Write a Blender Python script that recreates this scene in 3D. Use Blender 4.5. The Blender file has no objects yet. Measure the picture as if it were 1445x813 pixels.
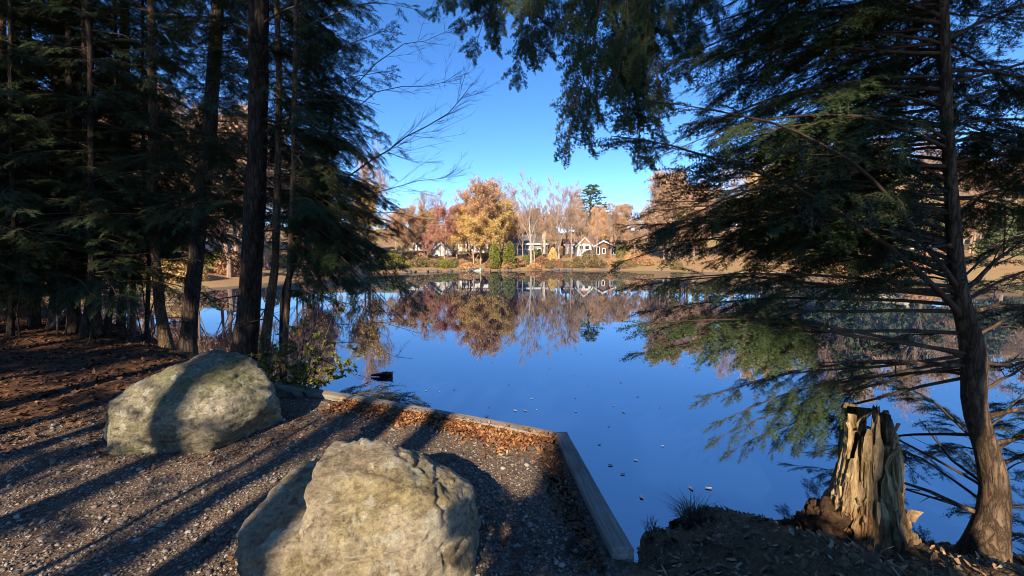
import bpy, math, random
import numpy as np
from mathutils import Vector, Matrix

# ------------------------------------------------------------------ camera, world, sun, exposure
sc = bpy.context.scene
C = sc.collection
F, CX, CY, PITCH, CAMZ, WATER = 560.0, 722.5, 406.5, math.radians(4.75), 1.6, -0.6
cam_d = bpy.data.cameras.new('camera'); cam = bpy.data.objects.new('camera', cam_d); C.objects.link(cam)
cam_d.sensor_width = 36.0; cam_d.lens = 36.0 * F / 1445.0; cam_d.clip_start = 0.05; cam_d.clip_end = 3000
cam.location = (0, 0, CAMZ); cam.rotation_euler = (math.radians(90) - PITCH, 0, 0)
sc.camera = cam

SUN_AZ, SUN_EL = math.radians(15), math.radians(30)      # light travels 15 deg right of forward, downwards
LX, LY = math.sin(SUN_AZ), math.cos(SUN_AZ); TANEL = math.tan(SUN_EL)
world = bpy.data.worlds.new('World'); sc.world = world; world.use_nodes = True
wn = world.node_tree.nodes; wl = world.node_tree.links
sky = wn.new('ShaderNodeTexSky'); sky.sky_type = 'NISHITA'; sky.sun_disc = False
sky.sun_elevation = SUN_EL; sky.sun_rotation = math.pi + SUN_AZ
sky.air_density = 0.62; sky.dust_density = 0.0; sky.ozone_density = 2.5
bg = wn['Background']; bg.inputs[1].default_value = 0.15
hsv = wn.new('ShaderNodeHueSaturation'); hsv.inputs['Saturation'].default_value = 1.22; hsv.inputs['Hue'].default_value = 0.504
wl.new(sky.outputs[0], hsv.inputs['Color']); wl.new(hsv.outputs[0], bg.inputs[0])

sun_d = bpy.data.lights.new('sun', 'SUN'); sun = bpy.data.objects.new('sun', sun_d); C.objects.link(sun)
sun_d.energy = 5.0; sun_d.angle = math.radians(0.5); sun_d.color = (1.0, 0.83, 0.62)
sun.rotation_euler = Vector((LX * math.cos(SUN_EL), LY * math.cos(SUN_EL), -math.sin(SUN_EL))).to_track_quat('-Z', 'Y').to_euler()

vs = sc.view_settings
vs.view_transform = 'Standard'; vs.look = 'None'; vs.exposure = 1.03; vs.gamma = 1.0; vs.use_curve_mapping = False
sc.render.engine = 'CYCLES'
sc.cycles.max_bounces = 6; sc.cycles.diffuse_bounces = 2; sc.cycles.glossy_bounces = 3
sc.cycles.transmission_bounces = 2; sc.cycles.transparent_max_bounces = 4
sc.cycles.caustics_reflective = False; sc.cycles.caustics_refractive = False
sc.cycles.use_denoising = True; sc.cycles.filter_width = 1.0

# ------------------------------------------------------------------ helpers
def ray(u, v):
    zc = -(v - CY) / F
    return Vector(((u - CX) / F, math.cos(PITCH) + zc * math.sin(PITCH), zc * math.cos(PITCH) - math.sin(PITCH)))
def P(u, v, depth):                       # world point seen at photo pixel (u, v), at forward distance depth
    d = ray(u, v); return Vector((0, 0, CAMZ)) + d * (depth / d.y)
def G(u, v, z=0.0):                       # where that line of sight meets the level z
    d = ray(u, v); return Vector((0, 0, CAMZ)) + d * ((z - CAMZ) / d.z)

def smooth(a, b, x):
    t = np.clip((np.asarray(x, float) - a) / (b - a), 0, 1); return t * t * (3 - 2 * t)

_rng0 = np.random.default_rng(7)
_perm = _rng0.permutation(512); _perm = np.concatenate([_perm, _perm, _perm])
_grad = _rng0.random(2048) * 2 - 1
def noise3(p):                            # value noise, p (n,3) -> -1..1
    p = np.asarray(p, float); i = np.floor(p).astype(int); f = p - i; f = f * f * (3 - 2 * f)
    i &= 511
    def h(x, y, z): return _grad[_perm[_perm[_perm[x & 511] + (y & 511)] + (z & 511)]]
    r = 0
    for dx in (0, 1):
        for dy in (0, 1):
            for dz in (0, 1):
                w = (f[:, 0] if dx else 1 - f[:, 0]) * (f[:, 1] if dy else 1 - f[:, 1]) * (f[:, 2] if dz else 1 - f[:, 2])
                r = r + w * h(i[:, 0] + dx, i[:, 1] + dy, i[:, 2] + dz)
    return r
def fbm(p, o=4, g=0.5):
    r = 0; a = 1.0; p = np.asarray(p, float)
    for k in range(o): r = r + a * noise3(p + 17.3 * k); p = p * 2.03; a *= g
    return r

class MB:
    """collects vertices, faces and material slots; build() makes one mesh object"""
    def __init__(s): s.v = []; s.f = []; s.m = []; s.n = 0
    def add(s, v, f, m=0):
        s.v.append(np.asarray(v, float).reshape(-1, 3))
        f = [list(x) for x in (f + s.n if isinstance(f, np.ndarray) else (np.asarray(f) + s.n if len(set(map(len, f))) == 1 else [[i + s.n for i in x] for x in f]))]
        s.f += f; s.m += [m] * len(f); s.n += len(s.v[-1])
    def tube(s, pts, rad, n=6, m=0, cap=True):
        pts = np.asarray([tuple(p) for p in pts], float); k = len(pts); rad = np.broadcast_to(rad, (k,))
        t = np.gradient(pts, axis=0); t /= np.linalg.norm(t, axis=1, keepdims=True) + 1e-9
        up = np.array([0, 0, 1.0]) if abs(t[:, 2]).mean() < 0.8 else np.array([0, 1.0, 0])
        a = np.cross(t, up); a /= np.linalg.norm(a, axis=1, keepdims=True) + 1e-9; b = np.cross(t, a)
        th = np.arange(n) * 2 * np.pi / n
        v = pts[:, None] + rad[:, None, None] * (np.cos(th)[None, :, None] * a[:, None] + np.sin(th)[None, :, None] * b[:, None])
        f = []
        for i in range(k - 1):
            for j in range(n):
                f.append([i * n + j, i * n + (j + 1) % n, (i + 1) * n + (j + 1) % n, (i + 1) * n + j])
        s.add(v.reshape(-1, 3), f, m)
        if cap: s.add(v[-1], [list(range(n))], m)
    def box(s, x0, x1, y0, y1, z0, z1, m=0, mat=None):
        v = np.array([[x, y, z] for x in (x0, x1) for y in (y0, y1) for z in (z0, z1)], float)
        if mat is not None: v = np.array([tuple(mat @ Vector(p)) for p in v])
        s.add(v, [[0, 1, 3, 2], [4, 6, 7, 5], [0, 4, 5, 1], [2, 3, 7, 6], [0, 2, 6, 4], [1, 5, 7, 3]], m)
    def mesh(s, name, mats, smooth_=False):
        me = bpy.data.meshes.new(name)
        me.from_pydata(np.concatenate(s.v).tolist(), [], s.f)
        for x in (mats if isinstance(mats, (list, tuple)) else [mats]): me.materials.append(x)
        me.polygons.foreach_set('material_index', s.m)
        if smooth_: me.polygons.foreach_set('use_smooth', [True] * len(me.polygons))
        me.update(); return me
    def build(s, name, mats, parent=None, smooth_=False):
        return obj(name, s.mesh(name, mats, smooth_), parent)

def tri_mesh(name, v, f, mats, midx=None, smooth_=False):
    """fast path: v (n,3), f (m,3) numpy"""
    me = bpy.data.meshes.new(name); v = np.asarray(v, np.float32); f = np.asarray(f, np.int32); k = f.shape[1]
    me.vertices.add(len(v)); me.vertices.foreach_set('co', v.ravel())
    me.loops.add(f.size); me.loops.foreach_set('vertex_index', f.ravel())
    me.polygons.add(len(f)); me.polygons.foreach_set('loop_start', np.arange(0, f.size, k, dtype=np.int32))
    for x in (mats if isinstance(mats, (list, tuple)) else [mats]): me.materials.append(x)
    if midx is not None: me.polygons.foreach_set('material_index', np.asarray(midx, np.int32))
    if smooth_: me.polygons.foreach_set('use_smooth', np.ones(len(f), bool))
    me.update(calc_edges=True); me.validate(); return me

def obj(name, me, parent=None, loc=None, mat=None):
    o = bpy.data.objects.new(name, me); C.objects.link(o)
    if parent is not None: o.parent = parent
    if loc is not None: o.location = loc
    if mat is not None: o.matrix_local = mat
    return o
def tag(o, label, cat, group=None, kind=None):
    o['label'] = label; o['category'] = cat
    if group: o['group'] = group
    if kind: o['kind'] = kind
    return o
def thing(name, label, cat, loc=(0, 0, 0), group=None):
    o = bpy.data.objects.new(name, None); C.objects.link(o); o.location = loc; o.empty_display_size = 0.2
    return tag(o, label, cat, group)

# ------------------------------------------------------------------ materials
MATS = {}
def mat_base(name, rough=0.9, spec=0.2):
    m = bpy.data.materials.new(name); m.use_nodes = True; nt = m.node_tree; b = nt.nodes['Principled BSDF']
    b.inputs['Roughness'].default_value = rough; b.inputs['Specular IOR Level'].default_value = spec
    MATS[name] = m; return m, nt, b
def N(nt, typ, **kw):
    n = nt.nodes.new(typ)
    for k, v in kw.items():
        if k in n.inputs: n.inputs[k].default_value = v
        else: setattr(n, k, v)
    return n
def ramp(nt, src, stops):
    r = nt.nodes.new('ShaderNodeValToRGB'); e = r.color_ramp.elements
    while len(e) < len(stops): e.new(0.5)
    for x, (p, c) in zip(e, stops): x.position = p; x.color = (*c, 1) if len(c) == 3 else c
    nt.links.new(src, r.inputs[0]); return r.outputs[0]
def coords(nt, scale=(1, 1, 1), kind='Object', rot=(0, 0, 0)):
    t = nt.nodes.new('ShaderNodeTexCoord'); m = nt.nodes.new('ShaderNodeMapping'); m.inputs['Scale'].default_value = scale
    m.inputs['Rotation'].default_value = rot
    nt.links.new(t.outputs[kind], m.inputs[0]); return m.outputs[0]
def mix(nt, fac, a, b, typ='MIX'):
    m = nt.nodes.new('ShaderNodeMix'); m.data_type = 'RGBA'; m.blend_type = typ
    for i, x in ((0, fac), (6, a), (7, b)):
        if hasattr(x, 'is_linked'): nt.links.new(x, m.inputs[i])
        elif i == 0: m.inputs[0].default_value = x
        else: m.inputs[i].default_value = (*x, 1)
    return m.outputs[2]
def bump(nt, b, h, strength=0.5, dist=0.02):
    n = nt.nodes.new('ShaderNodeBump'); n.inputs['Strength'].default_value = strength; n.inputs['Distance'].default_value = dist
    nt.links.new(h, n.inputs['Height']); nt.links.new(n.outputs[0], b.inputs['Normal'])
def noise_mat(name, stops, scale=5, detail=6, rough=0.9, stretch=(1, 1, 1), bstr=0.5, bdist=0.01, spec=0.2, rnd=0.0, bscale=None):
    m, nt, b = mat_base(name, rough, spec)
    co = coords(nt, stretch)
    n = N(nt, 'ShaderNodeTexNoise', Scale=scale, Detail=detail, Roughness=0.65); nt.links.new(co, n.inputs['Vector'])
    col = ramp(nt, n.outputs[0], stops)
    if rnd:
        oi = nt.nodes.new('ShaderNodeObjectInfo'); hs = N(nt, 'ShaderNodeHueSaturation')
        mr = N(nt, 'ShaderNodeMapRange'); mr.inputs[3].default_value = 1 - rnd; mr.inputs[4].default_value = 1 + rnd
        nt.links.new(oi.outputs['Random'], mr.inputs[0]); nt.links.new(mr.outputs[0], hs.inputs['Value'])
        nt.links.new(col, hs.inputs['Color']); col = hs.outputs[0]
    nt.links.new(col, b.inputs['Base Color'])
    if bstr:
        src = n
        if bscale:
            src = N(nt, 'ShaderNodeTexNoise', Scale=bscale, Detail=6, Roughness=0.6); nt.links.new(co, src.inputs['Vector'])
        bump(nt, b, src.outputs[0], bstr, bdist)
    return m

# leaves: per-leaf colour from a face attribute-free trick: noise at high frequency in object space
def leaf_mat(name, stops, scale=30, rough=0.7, trans=0.25, rnd=0.15):
    m, nt, b = mat_base(name, rough, 0.25)
    g = nt.nodes.new('ShaderNodeNewGeometry')
    col = ramp(nt, g.outputs['Random Per Island'], stops)
    oi = nt.nodes.new('ShaderNodeObjectInfo'); hs = N(nt, 'ShaderNodeHueSaturation')
    mr = N(nt, 'ShaderNodeMapRange'); mr.inputs[3].default_value = 1 - rnd; mr.inputs[4].default_value = 1 + rnd
    nt.links.new(oi.outputs['Random'], mr.inputs[0]); nt.links.new(mr.outputs[0], hs.inputs['Value']); nt.links.new(col, hs.inputs['Color'])
    nt.links.new(hs.outputs[0], b.inputs['Base Color'])
    if trans:
        tr = nt.nodes.new('ShaderNodeBsdfTranslucent'); nt.links.new(hs.outputs[0], tr.inputs[0])
        mx = nt.nodes.new('ShaderNodeMixShader'); mx.inputs[0].default_value = trans
        nt.links.new(b.outputs[0], mx.inputs[1]); nt.links.new(tr.outputs[0], mx.inputs[2])
        nt.links.new(mx.outputs[0], nt.nodes['Material Output'].inputs[0])
    return m

M_needle = leaf_mat('hemlock_needles', [(0, (0.014, 0.029, 0.012)), (0.5, (0.026, 0.049, 0.017)), (0.93, (0.043, 0.073, 0.022)), (1, (0.108, 0.111, 0.030))], trans=0.15, rnd=0.3)
M_twig = noise_mat('hemlock_twig', [(0.3, (0.05, 0.032, 0.02)), (0.7, (0.11, 0.075, 0.05))], 30, bstr=0)
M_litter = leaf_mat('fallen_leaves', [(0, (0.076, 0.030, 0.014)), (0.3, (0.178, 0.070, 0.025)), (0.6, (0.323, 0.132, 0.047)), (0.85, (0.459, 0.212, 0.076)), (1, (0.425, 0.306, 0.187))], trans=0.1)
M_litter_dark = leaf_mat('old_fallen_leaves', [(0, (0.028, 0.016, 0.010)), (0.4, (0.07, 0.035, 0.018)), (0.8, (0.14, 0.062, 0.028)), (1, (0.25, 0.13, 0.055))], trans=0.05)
M_bank = leaf_mat('bank_scraps', [(0, (0.07, 0.05, 0.035)), (0.4, (0.18, 0.115, 0.065)), (0.8, (0.31, 0.19, 0.10)), (1, (0.50, 0.38, 0.25))], trans=0.05)
M_gravelstone = leaf_mat('gravel_stones', [(0, (0.065, 0.054, 0.044)), (0.3, (0.135, 0.112, 0.09)), (0.6, (0.225, 0.188, 0.15)), (0.85, (0.30, 0.255, 0.21)), (1, (0.43, 0.38, 0.32))], trans=0, rough=0.8)

def bark_mat(name, dark, light, sx=9, rough=0.95, moss=None, bd=0.03):
    m, nt, b = mat_base(name, rough, 0.15)
    co = coords(nt, (1, 1, 0.22))
    w = N(nt, 'ShaderNodeTexVoronoi', Scale=sx * 2.2); w.feature = 'DISTANCE_TO_EDGE'
    n = N(nt, 'ShaderNodeTexNoise', Scale=sx, Detail=8, Roughness=0.7); nt.links.new(co, n.inputs['Vector'])
    v2 = N(nt, 'ShaderNodeVectorMath'); v2.operation = 'MULTIPLY_ADD'; v2.inputs[1].default_value = (0.12, 0.12, 0.12)
    nt.links.new(n.outputs['Color'], v2.inputs[0]); nt.links.new(co, v2.inputs[2]); nt.links.new(v2.outputs[0], w.inputs['Vector'])
    c1 = ramp(nt, n.outputs[0], [(0.3, dark), (0.72, light)])
    e = ramp(nt, w.outputs[0], [(0.0, (0.35, 0.33, 0.32)), (0.16, (1, 1, 1))])
    col = mix(nt, 1.0, c1, e, 'MULTIPLY')
    if moss:
        n3 = N(nt, 'ShaderNodeTexNoise', Scale=2.5, Detail=5); nt.links.new(coords(nt), n3.inputs['Vector'])
        col = mix(nt, ramp(nt, n3.outputs[0], [(0.52, (0, 0, 0)), (0.66, (0.6, 0.6, 0.6))]), col, moss)
    nt.links.new(col, b.inputs['Base Color'])
    h = mix(nt, 0.5, n.outputs[0], ramp(nt, w.outputs[0], [(0, (0, 0, 0)), (0.25, (1, 1, 1))]))
    bump(nt, b, h, 0.9, bd); return m
M_bark = bark_mat('hemlock_bark', (0.028, 0.02, 0.015), (0.11, 0.082, 0.06))
M_bark_warm = bark_mat('warm_hemlock_bark', (0.075, 0.048, 0.030), (0.24, 0.165, 0.105), 12, bd=0.018)
M_bark_grey = bark_mat('grey_bark', (0.12, 0.10, 0.085), (0.30, 0.26, 0.22), 6)
M_bare = noise_mat('bare_twigs', [(0.3, (0.26, 0.17, 0.115)), (0.7, (0.44, 0.305, 0.215))], 3, bstr=0, rnd=0.25)
M_pale_bark = noise_mat('pale_bark', [(0.3, (0.30, 0.25, 0.21)), (0.7, (0.48, 0.42, 0.36))], 4, bstr=0)
M_dark_twig = noise_mat('dark_bare_twigs', [(0.3, (0.03, 0.022, 0.018)), (0.7, (0.075, 0.055, 0.042))], 14, bstr=0)

# ------------------------------------------------------------------ terrain
def Gl(pts): return [tuple(G(u, v, WATER))[:2] for u, v in pts]
TA, TC, TB = G(452, 556, 0.03), G(793, 619, 0.03), G(873, 778, 0.03)      # timber edging corners
TB2 = TC + (TB - TC) * 1.01
TA2 = TA + (TA - TC).normalized() * 0.75 + Vector((0, 0.05, 0))
near_bank = [(TA.x, TA.y), (TC.x, TC.y), (TB.x + 0.02, TB.y)]
right_bank = Gl([(905, 752), (950, 748), (985, 716), (1040, 728), (1105, 746), (1140, 720), (1215, 722), (1290, 768), (1335, 772)])
far_r = [(3.35, 2.75), (5, 2.7), (9, 3.0), (30, 3.5), (80, 6), (80, 27), (45, 31), (38, 36), (31, 42), (27, 50), (20, 55.5), (13, 57), (6, 58), (0, 56.5), (-6, 55), (-12, 51.5), (-17, 44), (-19, 34), (-20, 27), (-26, 23), (-40, 20), (-70, 17)]
left_bank = [(-70, 10), (-45, 13.5), (-25, 14.2), (-14, 12.0), (-10.5, 10.2), (-7.6, 8.6), (-5.6, 7.3), (-4.3, 6.6), (-3.4, 5.95), (-2.75, 5.4), (-2.25, 4.95)]
LAKE = np.array(near_bank + right_bank + far_r + left_bank)
SEGW = np.array([0.02] * 2 + [1.0] + [1.15] * (len(right_bank) - 1) + [1.5] * 4 + [4.0] * (len(far_r) - 3) + [0.9] * (len(left_bank) - 1) + [0.4] * 1)
SEGW = np.resize(np.concatenate([SEGW, [0.3] * 40]), len(LAKE)) if len(SEGW) < len(LAKE) else SEGW[:len(LAKE)]

def lake_dist(x, y):
    """signed distance to the shore (+ on land) and the bank width there"""
    p = np.stack([x, y], -1); best = np.full(len(x), 1e9); w = np.zeros(len(x)); inside = np.zeros(len(x), bool)
    for i in range(len(LAKE)):
        a = LAKE[i]; b = LAKE[(i + 1) % len(LAKE)]; ab = b - a
        t = np.clip(((p - a) @ ab) / (ab @ ab), 0, 1); d = np.linalg.norm(p - a - t[:, None] * ab, axis=1)
        k = d < best; best = np.where(k, d, best); w = np.where(k, SEGW[i], w)
        c = (a[1] > y) != (b[1] > y)
        with np.errstate(divide='ignore', invalid='ignore'):
            xi = a[0] + (y - a[1]) * ab[0] / (ab[1] if ab[1] != 0 else 1e-9)
        inside ^= c & (x < xi)
    return np.where(inside, -best, best), w
def height(x, y):
    x = np.atleast_1d(np.asarray(x, float)); y = np.atleast_1d(np.asarray(y, float))
    d, w = lake_dist(x, y)
    far = (y > 15) | (np.abs(x) > 30)
    p = np.stack([x, y, 0 * x], -1)
    land_near = WATER + (0.6 + 0.0) * np.where(w < 0.05, 1.0, np.clip(d / np.maximum(w, 0.05), 0, 1) ** np.where(x > 0.6, 0.8, 0.55))
    land_near = land_near + 0.3 * smooth(-5, -11, x) + (0.022 * fbm(p * 1.3, 3) + 0.012 * fbm(p * 5, 2)) * smooth(0.02, 0.5, d) \
        + 0.25 * smooth(-3, -14, y)
    land_near = np.where((x > 0.8) & (y > 0) & (y < 3.6) & (d > 0), land_near + 0.05 * fbm(p * 3.1, 3) * smooth(0, 0.3, d), land_near)
    zf = WATER + 0.35 * smooth(0, 1.0, d) + 1.7 * smooth(1.0, 12, d) + 3.5 * smooth(10, 45, d) + 6 * smooth(35, 110, d) + 3 * smooth(200, 420, d)
    zf = zf + 0.12 * fbm(p * 0.5, 3) * smooth(0.5, 4, d) + 0.8 * fbm(p * 0.05, 3) * smooth(8, 30, d)
    z = np.where(far, zf, land_near)
    return np.where(d > 0, z, np.maximum(WATER - 0.02 - 1.0 * np.clip(-d / np.maximum(w, 0.05) * 0.7, 0, 1), -2.0))
def hz(x, y): return float(height(x, y)[0])

def axis(lo, a, b, hi, step, grow=1.07):
    r = list(np.arange(a, b + 1e-6, step)); s = step; x = b
    while x < hi: s *= grow; x += s; r.append(x)
    s = step; x = a; l = []
    while x > lo: s *= grow; x -= s; l.append(x)
    return np.array(l[::-1] + r)
gx = axis(-450, -6, 4.2, 450, 0.05); gy = axis(-60, 0.8, 7, 560, 0.05, 1.05)
X, Y = np.meshgrid(gx, gy); Z = height(X.ravel(), Y.ravel()).reshape(X.shape)
nx, ny = len(gx), len(gy)
ii = np.arange(nx * ny).reshape(ny, nx)
quads = np.stack([ii[:-1, :-1], ii[:-1, 1:], ii[1:, 1:], ii[1:, :-1]], -1).reshape(-1, 4)

def ground_material():
    m, nt, b = mat_base('ground_gravel_and_soil', 0.95, 0.15)
    L = nt.links
    a = nt.nodes.new('ShaderNodeAttribute'); a.attribute_name = 'zone'
    sep = nt.nodes.new('ShaderNodeSeparateColor'); L.new(a.outputs['Color'], sep.inputs[0])
    co = coords(nt)
    v1 = N(nt, 'ShaderNodeTexVoronoi', Scale=70.0); L.new(co, v1.inputs['Vector'])
    v2 = N(nt, 'ShaderNodeTexVoronoi', Scale=140.0); L.new(co, v2.inputs['Vector'])
    n = N(nt, 'ShaderNodeTexNoise', Scale=1.6, Detail=8, Roughness=0.7); L.new(co, n.inputs['Vector'])
    nf = N(nt, 'ShaderNodeTexNoise', Scale=35, Detail=8, Roughness=0.75); L.new(co, nf.inputs['Vector'])
    s1 = nt.nodes.new('ShaderNodeSeparateColor'); L.new(v1.outputs['Color'], s1.inputs[0])
    grav = ramp(nt, s1.outputs[0], [(0, (0.060, 0.043, 0.032)), (0.5, (0.120, 0.085, 0.061)), (0.85, (0.192, 0.140, 0.099)), (1, (0.288, 0.223, 0.165))])
    grav = mix(nt, ramp(nt, n.outputs[0], [(0.35, (0, 0, 0)), (0.65, (0.55, 0.55, 0.55))]), grav, (0.10, 0.065, 0.042))
    leaf = ramp(nt, nf.outputs[0], [(0.3, (0.032, 0.019, 0.012)), (0.5, (0.085, 0.042, 0.022)), (0.72, (0.19, 0.088, 0.04))])
    soil = ramp(nt, nf.outputs[0], [(0.3, (0.05, 0.034, 0.02)), (0.55, (0.14, 0.092, 0.05)), (0.75, (0.26, 0.175, 0.09))])
    nb = N(nt, 'ShaderNodeTexNoise', Scale=0.25, Detail=8, Roughness=0.7); L.new(co, nb.inputs['Vector'])
    far = ramp(nt, nb.outputs[0], [(0.35, (0.24, 0.14, 0.08)), (0.48, (0.31, 0.19, 0.10)), (0.58, (0.26, 0.20, 0.085)), (0.7, (0.16, 0.17, 0.055))])
    c = mix(nt, sep.outputs[0], soil, grav); c = mix(nt, sep.outputs[1], c, leaf); c = mix(nt, sep.outputs[2], c, far)
    L.new(c, b.inputs['Base Color'])
    h = mix(nt, 0.5, v1.outputs['Distance'], nf.outputs[0]); bump(nt, b, h, 0.8, 0.012)
    return m
M_ground = ground_material()
gme = tri_mesh('ground', np.stack([X, Y, Z], -1).reshape(-1, 3), quads, M_ground, smooth_=True)
xs, ys = X.ravel(), Y.ravel(); pn = np.stack([xs, ys, 0 * xs], -1)
dl, wl_ = lake_dist(xs, ys)
edge = 0.35 * fbm(pn * 1.1, 4)
lineR = TC.x + (ys - TC.y) * (TB.x - TC.x) / (TB.y - TC.y)           # right of the short timber: soil
grav = smooth(0.12, -0.05, xs - lineR + edge * 0.25) * smooth(-5.6, -3.6, xs + 0.45 * (ys - 3) * -1 + edge * 1.6)
leafz = smooth(-3.6, -5.4, xs - 0.45 * (ys - 3) + edge * 1.6)
farz = ((ys > 15) | (np.abs(xs) > 30)).astype(float)
colr = np.stack([grav, leafz, farz, np.ones_like(xs)], -1).astype(np.float32)
at = gme.color_attributes.new('zone', 'FLOAT_COLOR', 'POINT'); at.data.foreach_set('color', colr.ravel())
g = obj('ground', gme); g['kind'] = 'structure'

# water
def water_material():
    m, nt, b = mat_base('lake_water', 0.6, 0.0)
    b.inputs['Base Color'].default_value = (0.006, 0.018, 0.045, 1)
    g = nt.nodes.new('ShaderNodeBsdfGlossy'); g.inputs['Roughness'].default_value = 0.012; g.inputs['Color'].default_value = (0.86, 0.93, 1.0, 1)
    fr_ = nt.nodes.new('ShaderNodeFresnel'); fr_.inputs['IOR'].default_value = 5.5
    n = N(nt, 'ShaderNodeTexNoise', Scale=1.0, Detail=4, Roughness=0.55); nt.links.new(coords(nt, (0.55, 1.6, 1)), n.inputs['Vector'])
    bp = nt.nodes.new('ShaderNodeBump'); bp.inputs['Strength'].default_value = 0.05; bp.inputs['Distance'].default_value = 0.02
    nt.links.new(n.outputs[0], bp.inputs['Height']); nt.links.new(bp.outputs[0], g.inputs['Normal'])
    mx = nt.nodes.new('ShaderNodeMixShader'); nt.links.new(fr_.outputs[0], mx.inputs[0]); nt.links.new(b.outputs[0], mx.inputs[1]); nt.links.new(g.outputs[0], mx.inputs[2])
    nt.links.new(mx.outputs[0], nt.nodes['Material Output'].inputs[0]); return m
wme = tri_mesh('water', [(-110, -0.5, 0), (110, -0.5, 0), (110, 75, 0), (-110, 75, 0)], [[0, 1, 2, 3]], water_material())
w = obj('water', wme, loc=(0, 0, WATER)); w['kind'] = 'structure'

# ------------------------------------------------------------------ gravel stones and fallen leaves (real geometry, uncountable)
def scatter_stones(name, pts, size, mat, seed, label):
    r = np.random.default_rng(seed)
    ph = (1 + 5 ** 0.5) / 2
    iv = np.array([(-1, ph, 0), (1, ph, 0), (-1, -ph, 0), (1, -ph, 0), (0, -1, ph), (0, 1, ph), (0, -1, -ph), (0, 1, -ph), (ph, 0, -1), (ph, 0, 1), (-ph, 0, -1), (-ph, 0, 1)]) / 1.9
    it = np.array([(0, 11, 5), (0, 5, 1), (0, 1, 7), (0, 7, 10), (0, 10, 11), (1, 5, 9), (5, 11, 4), (11, 10, 2), (10, 7, 6), (7, 1, 8), (3, 9, 4), (3, 4, 2), (3, 2, 6), (3, 6, 8), (3, 8, 9), (4, 9, 5), (2, 4, 11), (6, 2, 10), (8, 6, 7), (9, 8, 1)])
    k = len(pts)
    v = iv[None] * (1 + 0.28 * r.standard_normal((k, 12, 1)))
    sc3 = np.stack([np.ones(k), 0.55 + 0.4 * r.random(k), 0.35 + 0.35 * r.random(k)], -1) * size[:, None]
    v = v * sc3[:, None]
    a = r.random(k) * 6.283; ca, sa = np.cos(a), np.sin(a)
    tl = 0.35 * r.standard_normal(k)
    vx = v[..., 0] * ca[:, None] - v[..., 1] * sa[:, None]; vy = v[..., 0] * sa[:, None] + v[..., 1] * ca[:, None]
    vz = v[..., 2] + vx * tl[:, None] * 0.5
    V = np.stack([vx, vy, vz], -1) + pts[:, None]
    T = it[None] + (np.arange(k) * 12)[:, None, None]
    o = obj(name, tri_mesh(name, V.reshape(-1, 3), T.reshape(-1, 3), mat))
    return tag(o, label, 'gravel', kind='stuff')

rg = np.random.default_rng(3)
def gravel_pts(n, near=1.1, far=5.2):
    # more stones close to the viewer where they can be told apart
    y = near + (far - near) * rg.random(n) ** 1.7; x = -1.35 * y - 0.3 + (1.35 * y + 1.4) * rg.random(n)
    d, _ = lake_dist(x, y); pp = np.stack([x, y, 0 * x], -1); e = 0.35 * fbm(pp * 1.1, 4)
    lr = TC.x + (y - TC.y) * (TB.x - TC.x) / (TB.y - TC.y)
    k = (d > 0.1) & (x < lr - 0.08 + 0.1 * e) & (x - 0.45 * (y - 3) + e * 1.6 > -4.9)
    x, y = x[k], y[k]; return np.stack([x, y, height(x, y)], -1)
gp = gravel_pts(52000)
gs = 0.0056 * np.exp(0.5 * rg.standard_normal(len(gp))); gs = np.clip(gs, 0.003, 0.026)
big = (rg.random(len(gp)) < 0.006) & (gp[:, 1] < 3.2); gs[big] *= 1.8
gp[:, 2] += gs * 0.15
scatter_stones('gravel', gp, gs, M_gravelstone, 4, 'crushed brown and grey gravel covering the waterside pad')

def scatter_leaves(name, pts, size, mat, seed, label, tilt=0.35, cat='leaves'):
    r = np.random.default_rng(seed); k = len(pts)
    base = np.array([(-1, 0, 0), (-0.35, -0.42, 0.12), (0.35, -0.36, 0.1), (1, 0, 0.12), (0.35, 0.38, 0.14), (-0.35, 0.42, 0.1), (0, 0, -0.05)])
    tri = np.array([(0, 1, 6), (1, 2, 6), (2, 3, 6), (3, 4, 6), (4, 5, 6), (5, 0, 6)])
    v = base[None] * (1 + 0.22 * r.standard_normal((k, 7, 1))); v[..., 2] *= (r.standard_normal(k) * 1.6)[:, None]
    v = v * size[:, None, None]
    a = r.random(k) * 6.283; tx = tilt * r.standard_normal(k); ty = tilt * r.standard_normal(k)
    vz = v[..., 2] + v[..., 0] * np.tan(np.clip(tx, -1, 1))[:, None] + v[..., 1] * np.tan(np.clip(ty, -1, 1))[:, None]
    vx = v[..., 0] * np.cos(a)[:, None] - v[..., 1] * np.sin(a)[:, None]; vy = v[..., 0] * np.sin(a)[:, None] + v[..., 1] * np.cos(a)[:, None]
    V = np.stack([vx, vy, vz], -1) + pts[:, None]; V[..., 2] += size[:, None] * 0.25
    T = tri[None] + (np.arange(k) * 7)[:, None, None]
    o = obj(name, tri_mesh(name, V.reshape(-1, 3), T.reshape(-1, 3), mat))
    return tag(o, label, cat, kind='stuff')
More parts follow.
